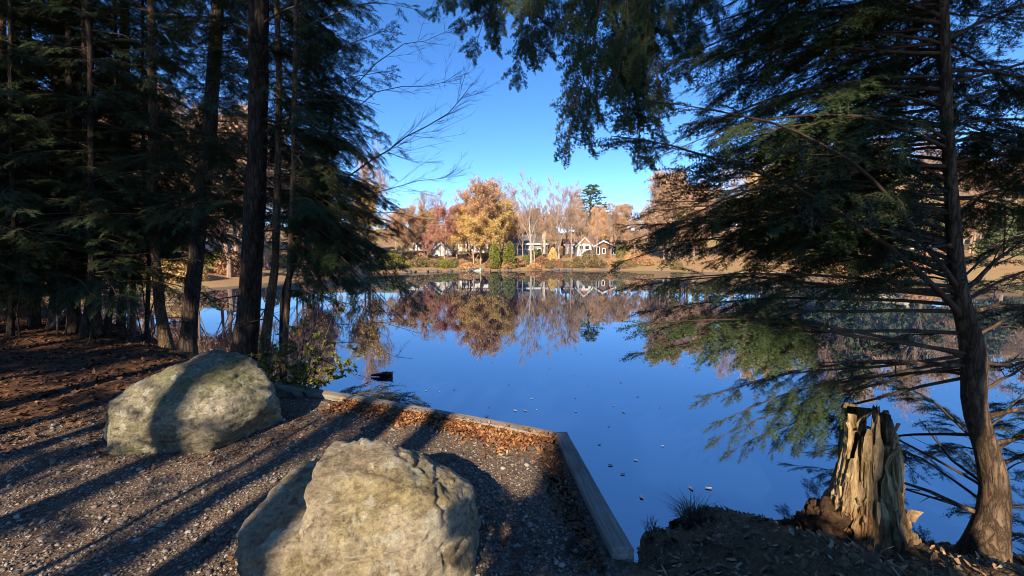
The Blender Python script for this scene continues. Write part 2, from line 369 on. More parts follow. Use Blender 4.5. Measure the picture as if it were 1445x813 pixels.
# drift of orange leaves against the long timber
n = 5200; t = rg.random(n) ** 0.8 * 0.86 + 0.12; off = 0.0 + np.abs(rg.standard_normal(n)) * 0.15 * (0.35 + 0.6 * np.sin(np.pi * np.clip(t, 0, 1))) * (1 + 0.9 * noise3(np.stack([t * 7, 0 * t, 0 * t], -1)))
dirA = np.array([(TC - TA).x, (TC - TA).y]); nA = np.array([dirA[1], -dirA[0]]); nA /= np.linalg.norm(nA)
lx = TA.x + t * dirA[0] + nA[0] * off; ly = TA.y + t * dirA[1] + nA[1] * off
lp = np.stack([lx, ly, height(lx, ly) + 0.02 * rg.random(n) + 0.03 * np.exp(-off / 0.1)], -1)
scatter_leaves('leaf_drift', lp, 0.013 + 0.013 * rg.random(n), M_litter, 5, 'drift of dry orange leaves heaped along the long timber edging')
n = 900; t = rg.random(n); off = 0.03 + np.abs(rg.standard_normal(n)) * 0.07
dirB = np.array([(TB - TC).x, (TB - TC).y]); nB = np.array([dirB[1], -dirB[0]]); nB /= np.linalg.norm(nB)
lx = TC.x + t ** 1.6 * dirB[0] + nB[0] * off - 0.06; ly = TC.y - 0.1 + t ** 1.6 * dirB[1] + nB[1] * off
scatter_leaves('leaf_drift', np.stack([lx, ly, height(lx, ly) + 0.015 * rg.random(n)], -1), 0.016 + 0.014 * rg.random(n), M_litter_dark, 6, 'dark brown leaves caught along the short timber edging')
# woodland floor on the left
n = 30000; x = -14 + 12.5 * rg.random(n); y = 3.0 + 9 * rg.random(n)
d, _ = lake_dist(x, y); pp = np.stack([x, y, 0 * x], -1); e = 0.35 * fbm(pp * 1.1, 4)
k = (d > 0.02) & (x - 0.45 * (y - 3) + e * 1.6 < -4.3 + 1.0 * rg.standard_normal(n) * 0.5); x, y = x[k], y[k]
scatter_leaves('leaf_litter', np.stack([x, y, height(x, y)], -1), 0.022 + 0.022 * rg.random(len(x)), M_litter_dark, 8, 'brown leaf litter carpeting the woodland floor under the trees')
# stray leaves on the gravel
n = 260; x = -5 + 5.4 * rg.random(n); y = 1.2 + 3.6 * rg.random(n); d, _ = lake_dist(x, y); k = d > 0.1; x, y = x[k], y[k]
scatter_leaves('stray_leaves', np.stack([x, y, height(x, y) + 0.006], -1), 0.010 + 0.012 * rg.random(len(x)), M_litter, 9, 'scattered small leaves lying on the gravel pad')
# right bank
n = 9000; x = 0.5 + 4.5 * rg.random(n); y = 0.9 + 2.6 * rg.random(n); d, _ = lake_dist(x, y)
lr = TC.x + (y - TC.y) * (TB.x - TC.x) / (TB.y - TC.y)
k = (d > 0.0) & (x > lr + 0.1); x, y = x[k], y[k]
scatter_leaves('bank_litter', np.stack([x, y, height(x, y)], -1), 0.012 + 0.022 * rg.random(len(x)) ** 2, M_bank, 10, 'dark leaves and bark scraps covering the soil bank by the stump', tilt=0.5)

# ------------------------------------------------------------------ boulders
def rock_mat(name, a, b_, c, lichen, dark):
    m, nt, b = mat_base(name, 0.92, 0.2)
    co = coords(nt)
    n1 = N(nt, 'ShaderNodeTexNoise', Scale=3.2, Detail=10, Roughness=0.68); nt.links.new(co, n1.inputs['Vector'])
    n2 = N(nt, 'ShaderNodeTexNoise', Scale=24, Detail=8, Roughness=0.75); nt.links.new(co, n2.inputs['Vector'])
    n3 = N(nt, 'ShaderNodeTexNoise', Scale=1.7, Detail=6, Roughness=0.6); nt.links.new(coords(nt, (1, 1, 1.6), rot=(0.5, 0.4, 0)), n3.inputs['Vector'])
    wv = N(nt, 'ShaderNodeTexNoise', Scale=9, Detail=9, Roughness=0.7); nt.links.new(coords(nt, (0.5, 0.5, 2.6), rot=(0.35, 0.55, 0.2)), wv.inputs['Vector'])
    col = ramp(nt, n1.outputs[0], [(0.28, a), (0.5, b_), (0.72, c)])
    col = mix(nt, ramp(nt, n3.outputs[0], [(0.50, (0, 0, 0)), (0.64, (0.6, 0.6, 0.6))]), col, lichen)
    col = mix(nt, ramp(nt, n2.outputs[0], [(0.36, (0.8, 0.8, 0.8)), (0.48, (0, 0, 0))]), col, dark)
    col = mix(nt, 0.75, col, ramp(nt, wv.outputs[0], [(0.3, (0.48, 0.44, 0.38)), (0.55, (1, 1, 1))]), 'MULTIPLY')
    nt.links.new(col, b.inputs['Base Color'])
    n5 = N(nt, 'ShaderNodeTexNoise', Scale=8, Detail=7, Roughness=0.62); nt.links.new(coords(nt, rot=(1.1, 0.2, 0.7)), n5.inputs['Vector'])
    col = mix(nt, ramp(nt, n5.outputs[0], [(0.575, (0, 0, 0)), (0.605, (0.6, 0.6, 0.6))]), col, (0.50, 0.49, 0.40))
    col = mix(nt, ramp(nt, n5.outputs[0], [(0.375, (0.7, 0.7, 0.7)), (0.42, (0, 0, 0))]), col, dark)
    n4 = N(nt, 'ShaderNodeTexNoise', Scale=30, Detail=9, Roughness=0.85); nt.links.new(co, n4.inputs['Vector'])
    col = mix(nt, 0.8, col, ramp(nt, n4.outputs[0], [(0.36, (0.36, 0.33, 0.29)), (0.48, (0.9, 0.88, 0.85)), (0.62, (1.5, 1.48, 1.4))]), 'MULTIPLY')
    nt.links.new(col, b.inputs['Base Color'])
    h = mix(nt, 0.5, wv.outputs[0], n2.outputs[0]); h = mix(nt, 0.3, h, n4.outputs[0]); bump(nt, b, h, 1.0, 0.07); return m
M_rock1 = rock_mat('golden_granite', (0.25, 0.20, 0.135), (0.40, 0.34, 0.235), (0.53, 0.475, 0.365), (0.40, 0.33, 0.13), (0.15, 0.115, 0.07))
M_rock2 = rock_mat('mossy_granite', (0.17, 0.15, 0.105), (0.30, 0.27, 0.19), (0.44, 0.40, 0.31), (0.17, 0.20, 0.06), (0.10, 0.09, 0.06))

def ico(sub):
    import bmesh
    bm = bmesh.new(); bmesh.ops.create_icosphere(bm, subdivisions=sub, radius=1); bm.verts.ensure_lookup_table()
    v = np.array([tuple(x.co) for x in bm.verts]); f = np.array([[q.index for q in x.verts] for x in bm.faces]); bm.free(); return v, f
ICO_V, ICO_F = ico(6)
def lobe(d, planes, soft=14.0):
    """radius along unit directions d of a rounded convex body bounded by planes (normal, distance)"""
    acc = 0
    for n_, h in planes:
        n_ = np.array(n_, float); n_ /= np.linalg.norm(n_)
        c = d @ n_
        acc = acc + np.where(c > 0.02, (np.maximum(c, 0.02) / h) ** soft, 0)
    return acc ** (-1.0 / soft)
def make_rock(name, loc, rfun, mat, label, seed, rough=0.03):
    d = ICO_V; r = rfun(d); v = d * r[:, None]
    q = v + seed * 10
    strata = np.stack([v[:, 0] * 0.8 + v[:, 2] * 0.5, v[:, 1] * 0.8, v[:, 2] * 2.4 - v[:, 0] * 1.1 + v[:, 1] * 0.4], -1)
    disp = 0.75 * rough * fbm(q * 3.0, 6, 0.6) + 0.55 * rough * (1 - 2 * np.abs(fbm(strata * 4.5 + seed, 5, 0.6)))
    cr = np.abs(noise3(q * 1.9 + 5) + 0.25 * noise3(q * 7)); disp = disp - 0.55 * rough * (1 - smooth(0.0, 0.06, cr))
    cr = np.abs(noise3(strata * 3.1 + 11) + 0.2 * noise3(q * 9)); disp = disp - 0.6 * rough * (1 - smooth(0.0, 0.10, cr))
    pit = noise3(q * 13); disp = disp - 0.3 * rough * smooth(0.2, 0.8, pit) + 0.0045 * fbm(q * 17, 3, 0.7)
    v = v + d * disp[:, None]
    o = obj(name, tri_mesh(name, v, ICO_F, mat, smooth_=True), loc=loc)
    return tag(o, label, 'boulder', 'boulders on the gravel pad')

# near boulder: tall right block with a lower left shoulder
c1 = Vector((-0.76, 2.03, 0.18))
main = [((0.1, -0.1, 1), 0.36), ((0.33, 0, 0.94), 0.365), ((0.6, 0, 0.8), 0.43), ((0.5, -0.1, 0.85), 0.42), ((1, 0, 0.1), 0.55), ((0.05, -0.6, 0.8), 0.375), ((0, -1, 0.15), 0.42), ((0.75, -0.6, 0.3), 0.50), ((-1, -0.1, 0.12), 0.27), ((0, 1, 0.2), 0.36),
        ((0.6, 0.8, 0.2), 0.48), ((0, 0, -1), 0.4), ((-0.6, -0.75, 0.2), 0.40), ((0.3, -0.85, 0.45), 0.42), ((0, 0.65, 0.75), 0.36), ((0.45, 0.5, 0.75), 0.40)]
shoulder = [((-0.05, -0.25, 0.97), 0.165), ((-0.75, -0.1, 0.65), 0.50), ((-1, 0, 0.1), 0.66), ((-0.7, -0.7, 0.1), 0.56), ((0, -1, 0.1), 0.33), ((0, 1, 0.2), 0.34), ((-0.6, 0.8, 0.2), 0.5), ((0, 0, -1), 0.4), ((-0.8, -0.1, -0.6), 0.50), ((0.7, 0, 0.7), 0.10), ((1, 0, 0.1), 0.2)]
def split_rock(d):
    a = lobe(d, main, 26); b = lobe(d, shoulder, 24)
    return np.maximum(a, b) - 0.10 * np.exp(-((a - b - 0.01) / 0.022) ** 2) * smooth(-0.25, 0.05, d[:, 2]) * smooth(0.1, -0.15, d[:, 0])
make_rock('boulder', c1, split_rock, M_rock1, 'golden lichened granite boulder with a split left shoulder beside the timber edging', 1, 0.028)
c2 = Vector((-2.86, 3.50, 0.20))
b2 = [((0.1, 0, 1), 0.475), ((0.55, -0.1, 0.83), 0.50), ((-0.5, -0.05, 0.86), 0.435), ((-0.85, -0.1, 0.45), 0.55), ((1, 0.1, 0.35), 0.68), ((0.05, -0.80, 0.58), 0.42), ((0.1, -1, -0.1), 0.42), ((-0.6, -0.8, 0.1), 0.56), ((0.7, -0.7, 0.15), 0.56),
      ((0, 1, 0.3), 0.46), ((0.6, 0.8, 0.2), 0.54), ((-0.7, 0.7, 0.2), 0.55), ((0, 0, -1), 0.35), ((0.75, -0.3, -0.55), 0.52), ((-0.7, -0.3, -0.6), 0.58), ((-1, 0.1, 0), 0.74), ((0.35, -0.5, 0.8), 0.47)]
make_rock('boulder', c2, lambda d: lobe(d, b2, 20), M_rock2, 'rounded grey granite boulder with green moss patches below the hemlock trunks', 2, 0.022)

for (cc, rx, ry, n_, lab) in ((c2, 0.80, 0.52, 420, 'russet leaves gathered around the mossy boulder'), (c1, 0.70, 0.50, 260, 'russet leaves gathered around the golden boulder')):
    a_ = rg.random(n_) * 6.283; k_ = 0.93 + 0.22 * np.abs(rg.standard_normal(n_)); x = cc.x + np.cos(a_) * rx * k_; y = cc.y + np.sin(a_) * ry * k_
    scatter_leaves('leaf_drift', np.stack([x, y, height(x, y) + 0.004], -1), 0.010 + 0.012 * rg.random(n_), M_litter_dark, n_, lab)
# ------------------------------------------------------------------ timber edging
def timber_mat():
    m, nt, b = mat_base('weathered_timber', 0.9, 0.15)
    co = coords(nt, (1.2, 22, 22)); n = N(nt, 'ShaderNodeTexNoise', Scale=2.5, Detail=8, Roughness=0.7); nt.links.new(co, n.inputs['Vector'])
    n2 = N(nt, 'ShaderNodeTexNoise', Scale=5, Detail=5); nt.links.new(coords(nt), n2.inputs['Vector'])
    col = ramp(nt, n.outputs[0], [(0.28, (0.09, 0.075, 0.06)), (0.48, (0.23, 0.20, 0.165)), (0.75, (0.36, 0.325, 0.275))])
    col = mix(nt, ramp(nt, n2.outputs[0], [(0.5, (0, 0, 0)), (0.7, (0.55, 0.55, 0.55))]), col, (0.12, 0.11, 0.075))
    nt.links.new(col, b.inputs['Base Color']); bump(nt, b, n.outputs[0], 0.6, 0.012); return m
M_timber = timber_mat()
def timber(a, b, wdt, hgt, label, seed, chip=None, down=0.75):
    a = Vector((a.x, a.y, 0)); b = Vector((b.x, b.y, 0)); L_ = (b - a).length
    nx_, ns = int(L_ / 0.03), 18
    # cross-section, slightly rounded
    pr = []
    for (cx_, cy_) in ((1, 1), (-1, 1), (-1, -1), (1, -1)):
        for k_ in range(5):
            th = math.radians({(1, 1): 0, (-1, 1): 90, (-1, -1): 180, (1, -1): 270}[(cx_, cy_)] + 22.5 * k_)
            pr.append((cx_ * (wdt / 2 - 0.012) + 0.012 * math.cos(th), cy_ * (hgt / 2 - 0.012) + 0.012 * math.sin(th)))
    ns = len(pr); v = []
    for i in range(nx_ + 1):
        for p in pr: v.append((i * L_ / nx_, p[0], p[1]))
    v = np.array(v); q = v * (2, 30, 30) + seed * 7
    v[:, 1:] *= 1 + 0.05 * fbm(q * 0.5, 3)[:, None]
    v[:, 2] += 0.006 * noise3(np.stack([v[:, 0] * 1.3, 0 * v[:, 0], 0 * v[:, 0]], -1) + seed); v[:, 1] += 0.008 * noise3(np.stack([v[:, 0] * 1.1, 0 * v[:, 0] + 4, 0 * v[:, 0]], -1) + seed)
    if chip:
        for (x0, y0, l, w_, dep) in chip:
            k_ = smooth(1, 0.5, np.abs(v[:, 0] - x0) / l) * smooth(1, 0.3, np.abs(v[:, 1] - y0) / w_) * (v[:, 2] > 0); v[:, 2] -= dep * k_
    f = [[i * ns + j, i * ns + (j + 1) % ns, (i + 1) * ns + (j + 1) % ns, (i + 1) * ns + j] for i in range(nx_) for j in range(ns)]
    f += [list(range(ns))[::-1], [nx_ * ns + j for j in range(ns)]]
    mb = MB(); mb.v.append(v); mb.n = len(v); mb.f = f; mb.m = [0] * len(f)
    rot = math.atan2(b.y - a.y, b.x - a.x)
    root = thing('edging_timber', label, 'timber', (a.x, a.y, 0.05 - hgt / 2), 'timbers edging the gravel pad'); root.rotation_euler = (0, 0, rot)
    mb.build('beam', M_timber, root, True)
    m2 = MB(); m2.box(0.01, L_ - 0.01, -wdt / 2 + 0.012, wdt / 2 - 0.012, -hgt / 2 - down, -hgt / 2 - 0.006); m2.build('lower_beam', M_timber, root)
    return root
uA = (TC - TA).normalized(); nrm = Vector((-uA.y, uA.x, 0))
timber(TA + nrm * 0.03, TC + nrm * 0.03 - uA * 0.085, 0.125, 0.14, 'long weathered timber edging the gravel pad along the open water', 1)
uB = (TB2 - TC).normalized()
timber(TC - uB * 0.10 + Vector((0.02, 0, 0)), TB2 + Vector((0.02, 0, 0)), 0.118, 0.14, 'short cracked timber running from the corner towards the soil bank', 2, chip=[(0.62, 0.01, 0.22, 0.035, 0.03), (0.5, 0.03, 0.12, 0.02, 0.02)])
timber(TA2 + nrm * 0.02, TA + nrm * 0.02 - (TA - TA2).normalized() * 0.01, 0.12, 0.13, 'dark timber end disappearing under the leafy shrub', 3)

# ------------------------------------------------------------------ hemlock boughs
TIP = {}
def make_bough(seed, L=1.4, spread=0.34, sec=0.085, ter=0.017, twl=0.042, nl=0.012, nw=0.0048, nsp=0.0085, droop=0.35, coarse=1.0, bare=0.1, gap=0.12, hang=2.6, ang0=56):
    """flat hemlock branch: stem, side fingers, sub-fingers, all clothed in short needled twiglets"""
    r = np.random.default_rng(seed); nv = []; nf = []; cnt = [0]
    st = MB()
    def twiglet(p0, p1, nrm, l):
        k = max(3, int(l / nsp)); t = (np.arange(k) + r.random(k) * 0.8) / k
        d = p1 - p0; d = d / (np.linalg.norm(d) + 1e-9); s = np.cross(nrm, d); s /= np.linalg.norm(s) + 1e-9
        base = p0 + (p1 - p0) * t[:, None]
        for sg in (1, -1):
            ln = nl * (0.7 + 0.5 * r.random(k)) * (1.0 - 0.3 * t)
            tip = base + ln[:, None] * (d * 0.5 + sg * s * 0.86 + nrm * (0.35 * r.standard_normal(k))[:, None])
            a = base - d * nw * 0.5; b = base + d * nw * 0.5
            nv.append(np.stack([a, b, tip], 1).reshape(-1, 3)); nf.append(np.arange(3 * k).reshape(-1, 3) + cnt[0]); cnt[0] += 3 * k
    def finger(p, dv, sl, dm, lev):
        k2 = max(3, int(sl / 0.06)); q = [p]
        for _ in range(k2):
            dv = dv + np.array([0, 0, -(0.45 + droop) * hang * sl / k2]) + 0.06 * r.standard_normal(3) + 0.05 * dm; dv /= np.linalg.norm(dv); q.append(q[-1] + dv * sl / k2)
        q = np.array(q); st.tube(q, np.linspace((0.0026 if lev else 0.0018) * coarse, 0.0008, len(q)), 3, cap=False)
        nr = np.cross(q[-1] - q[0], np.cross([0, 0, 1], q[-1] - q[0])); nr /= np.linalg.norm(nr) + 1e-9
        def at(t): f2 = t * k2; i2 = min(int(f2), k2 - 1); return q[i2] + (q[i2 + 1] - q[i2]) * (f2 - i2), (q[i2 + 1] - q[i2]) / np.linalg.norm(q[i2 + 1] - q[i2])
        n3 = int(sl / ter); t_in = 0.18 if lev else 0.04
        for m_ in range(n3):
            for s2 in (1, -1):
                if r.random() < 0.1: continue
                t2 = t_in + (0.99 - t_in) * (m_ + r.random()) / n3; p2, d2 = at(min(t2, 0.995)); s3 = np.cross(nr, d2)
                tl = twl * (0.55 + 0.75 * r.random()) * (1 - 0.55 * t2 ** 2)
                d3 = d2 * 0.7 + s3 * s2 * 0.7 + nr * 0.2 * r.standard_normal() + np.array([0, 0, -0.15 * droop]); d3 /= np.linalg.norm(d3)
                twiglet(p2, p2 + d3 * tl, nr + 0.2 * r.standard_normal(3), tl)
        twiglet(q[-2], q[-1] + dv * twl * 0.6, nr, sl / k2 + twl * 0.6)
        if lev and sl > 0.16:
            n4 = int(sl / (sec * 1.05))
            for m_ in range(n4):
                s2 = 1 if (m_ + lev) % 2 else -1
                for sgn in ((s2,) if r.random() < 0.55 else (1, -1)):
                    t2 = 0.15 + 0.75 * (m_ + 0.5 * r.random()) / max(n4, 1); p2, d2 = at(t2); s3 = np.cross(nr, d2); l2 = sl * 0.42 * (1 - t2) ** 0.7 * (0.6 + 0.6 * r.random()) + 0.04
                    d3 = d2 * 0.72 + s3 * sgn * 0.66 + nr * 0.12 * r.standard_normal(); d3 /= np.linalg.norm(d3); finger(p2, d3, l2, d2, 0)
    K = 14; pts = [np.zeros(3)]; d = np.array([1.0, 0.0, 0.12 + 0.1 * r.standard_normal()]); d /= np.linalg.norm(d)
    bend = 0.35 * r.standard_normal()
    for i in range(K):
        d = d + np.array([0, bend / K, -droop * 1.3 / K]) + 0.08 * r.standard_normal(3) * (1, 1, 0.6); d /= np.linalg.norm(d)
        pts.append(pts[-1] + d * L / K)
    pts = np.array(pts); st.tube(pts, np.linspace(0.006 * L + 0.002, 0.0015, K + 1), 5)
    for j, s in enumerate(np.arange(bare * L, L * 0.99, sec)):
        for sg in (1, -1):
            if r.random() < gap: continue
            ss = min(max(s + sec * (0.5 * (sg > 0) + 0.25 * r.standard_normal()), 0), L * 0.995); t = ss / L; fi = t * K; i = min(int(fi), K - 1)
            p = pts[i] + (pts[i + 1] - pts[i]) * (fi - i); dm = pts[i + 1] - pts[i]; dm = dm / np.linalg.norm(dm)
            side = np.cross([0, 0, 1], dm); side /= np.linalg.norm(side)
            sl = spread * L * (0.3 + 0.7 * math.sin(min(1, t * 2.2 + 0.1) * 1.57)) * (1 - t) ** 0.7 * (0.5 + 0.7 * r.random()) + 0.06 + 0.05 * r.random()
            ang = math.radians(ang0 - 14 * t + 10 * r.standard_normal())
            dv = dm * math.cos(ang) + side * sg * math.sin(ang) + np.array([0, 0, 0.14 * r.standard_normal()]); dv /= np.linalg.norm(dv)
            finger(p, dv, sl, dm, 1)
    finger(pts[-2], (pts[-1] - pts[-2]) / np.linalg.norm(pts[-1] - pts[-2]), L / K + 0.05, d, 0)
    sv = np.concatenate(st.v); sf = []
    for f in st.f:
        for a in range(1, len(f) - 1): sf.append([f[0], f[a], f[a + 1]])
    V = np.concatenate([sv] + nv); Ff = np.concatenate([np.array(sf)] + [x + len(sv) for x in nf])
    mi = np.concatenate([np.zeros(len(sf)), np.ones(len(Ff) - len(sf))])
    me = tri_mesh('hemlock_bough', V, Ff, [M_twig, M_needle], mi); TIP[me.name] = Vector(pts[-1]); return me
BO = {}
BO[1.0] = [make_bough(10 + i, 1.0, 0.36, sec=0.10, ter=0.019, twl=0.055, nl=0.014, nw=0.0055, droop=0.35 + 0.2 * (i % 3), gap=0.2) for i in range(3)]
BO[1.7] = [make_bough(20 + i, 1.7, 0.33, sec=0.135, ter=0.02, twl=0.062, nl=0.015, nw=0.006, nsp=0.009, droop=0.3 + 0.25 * (i % 3), gap=0.25) for i in range(5)]
BO[2.4] = [make_bough(30 + i, 2.4, 0.28, sec=0.17, ter=0.024, twl=0.07, nl=0.018, nw=0.0075, nsp=0.012, droop=0.5, coarse=1.5, gap=0.25) for i in range(4)]
HANG = [make_bough(40 + i, 1.2, 0.30, sec=0.095, ter=0.013, twl=0.038, nl=0.015, nw=0.0055, nsp=0.007, droop=0.1, bare=0.03, gap=0.15, hang=0.7, ang0=38) for i in range(4)]
BARE = [make_bough(70 + i, 1.9, 0.30, sec=0.115, ter=0.02, twl=0.06, nl=0.015, nw=0.006, nsp=0.009, droop=0.35 + 0.2 * (i % 2), gap=0.18, bare=0.36) for i in range(4)]
BIG = [make_bough(50 + i, 3.0, 0.34, sec=0.2, ter=0.06, twl=0.16, nl=0.075, nw=0.045, nsp=0.045, droop=0.5, coarse=2.0) for i in range(2)]

def basis(x, up):
    x = x.normalized(); y = up.cross(x)
    if y.length < 1e-3: y = Vector((0, 1, 0))
    y.normalize(); return Matrix((x, y, x.cross(y))).transposed()
def orient(base, tip, roll, lt, up=Vector((0, 0, 1))):
    """places a branch so that its own end (local vector lt) arrives at tip"""
    d = tip - base; k = d.length / lt.length
    R = (basis(d, up) @ Matrix.Rotation(roll, 3, 'X') @ basis(lt, Vector((0, 0, 1))).transposed()).to_4x4()
    return Matrix.Translation(base) @ R @ Matrix.Diagonal((k, k, k, 1))
_bc = [0]
def bough(parent, base, tip, rnd, kind=None, roll=None, up=Vector((0, 0, 1)), name='bough'):
    """one branch with its sprays, from a point on the trunk to its tip (world coordinates)"""
    l = (tip - base).length
    if kind is None: kind = min(BO, key=lambda k: abs(math.log(k / l)))
    ms = kind if isinstance(kind, list) else BO[kind]
    me = rnd.choice(ms); m = orient(base, tip, rnd.uniform(-0.3, 0.3) if roll is None else roll, TIP[me.name], up)
    return obj(name, me, parent, mat=Matrix.Translation(-parent.location) @ m)

def trunk_mesh(pts, rad, mat, n=14, seed=0, flare=0.0):
    pts = [Vector(p) for p in pts]
    # resample smooth
    P_ = np.array([tuple(p) for p in pts]); R_ = np.array(rad, float); t = np.concatenate([[0], np.cumsum(np.linalg.norm(np.diff(P_, axis=0), axis=1))])
    k = max(12, int(t[-1] / 0.12)); tt = np.linspace(0, t[-1], k)
    # catmull-like smoothing by interpolating then box filtering
    Q = np.stack([np.interp(tt, t, P_[:, i]) for i in range(3)], -1); R = np.interp(tt, t, R_)
    for _ in range(1):
        Q[1:-1] = (Q[:-2] + 2 * Q[1:-1] + Q[2:]) / 4
    if flare: R = R * (1 + flare * np.exp(-tt / 0.22))
    mb = MB(); mb.tube(Q, R, n)
    v = np.concatenate(mb.v); ax = np.repeat(Q, n, 0); ax = np.concatenate([ax, ax[-n:]])
    rad_ = v - ax; q = v * (7, 7, 2.0) + seed * 3.1
    ang = np.arctan2(rad_[:, 1], rad_[:, 0]); low = np.exp(-(v[:, 2] - Q[0, 2]) / 0.3)
    v = v + rad_ * (0.10 * fbm(q, 3) + 0.25 * flare * low * np.sin(ang * 5 + seed))[:, None]
    mb.v = [v]; return mb.mesh('trunk', mat, True), Q

def make_tree(name, label, pts, rad, mat, boughs, seed, group=None, stubs=0, flare=0.35, n=14):
    base = Vector(pts[0]); root = thing(name, label, 'tree', base, group)
    me, Q = trunk_mesh([Vector(p) - base for p in pts], rad, mat, n, seed, flare); obj('trunk', me, root)
    r = random.Random(seed)
    def at(z):
        zz = Q[:, 2] + base.z; return Vector([float(np.interp(z, zz, Q[:, i])) for i in range(3)]) + base
    for k in range(stubs):
        p = at(r.uniform(base.z + 0.6, base.z + 4)) - base; a = r.uniform(0, 6.28); d = Vector((math.cos(a), math.sin(a), r.uniform(-0.3, 0.2))); l = r.uniform(0.3, 1.1)
        mb = MB(); mb.tube([p, p + d * l * 0.5 + Vector((0, 0, -0.02)), p + d * l + Vector((0, 0, r.uniform(-0.15, 0.1)))], [0.012, 0.008, 0.003], 5)
        for q in range(4):
            b0 = p + d * l * r.uniform(0.3, 0.9); b1 = b0 + (d + Vector((r.uniform(-1, 1), r.uniform(-1, 1), r.uniform(-.6, .4)))).normalized() * r.uniform(0.15, 0.45)
            mb.tube([b0, b1], [0.004, 0.0015], 3, cap=False)
        mb.build('dead_branch', M_dark_twig, root)
    if boughs: boughs(root, at, r)
    return root

def random_boughs(n, z0, z1, lmin, lmax, droop=0.35, kinds=None, azr=(0, 6.283), taper=True):
    def fn(root, at, r):
        for k in range(n):
            z = z0 + (z1 - z0) * ((k + r.random()) / n); a = r.uniform(*azr); t = (z - z0) / (z1 - z0)
            l = r.uniform(lmin, lmax) * ((1 - 0.75 * t) if taper else 1)
            b = at(z); d = Vector((math.cos(a), math.sin(a), -droop * r.uniform(0.2, 1.2) + 0.15))
            bough(root, b, b + d.normalized() * l, r, kind=kinds)
    return fn

fr0 = random.Random(91)
def bare_limb(mb, pts, r0, rnd, depth=2, n=14, spread=0.9, lf=0.35):
    """recursive bare branch along pts"""
    pts = [Vector(p) for p in pts]; k = len(pts); mb.tube(pts, np.linspace(r0, r0 * 0.25, k), 5 if r0 > 0.006 else 3, cap=False)
    L_ = sum((pts[i + 1] - pts[i]).length for i in range(k - 1))
    if depth <= 0: return
    for j in range(n):
        t = rnd.uniform(0.2, 0.98) * (k - 1); i = min(int(t), k - 2); p = pts[i].lerp(pts[i + 1], t - i); d = (pts[i + 1] - pts[i]).normalized()
        q = (d + Vector((rnd.uniform(-1, 1), rnd.uniform(-1, 1), rnd.uniform(-.8, 1))) * spread).normalized(); l = L_ * lf * rnd.uniform(0.4, 1.1) * (1.15 - t / (k - 1) * 0.6)
        m1 = p + q * l * 0.5; q2 = (q * 0.7 + d * 0.5 + Vector((rnd.uniform(-.25, .25), rnd.uniform(-.25, .25), rnd.uniform(-.1, .3)))).normalized(); e = m1 + q2 * l * 0.5
        bare_limb(mb, [p, p.lerp(m1, 0.5) + Vector((0, 0, -0.01 * l)), m1, e], max(r0 * 0.42 * (1 - 0.4 * t / (k - 1)), 0.0021), rnd, depth - 1, max(4, n // 2), spread, 0.45)
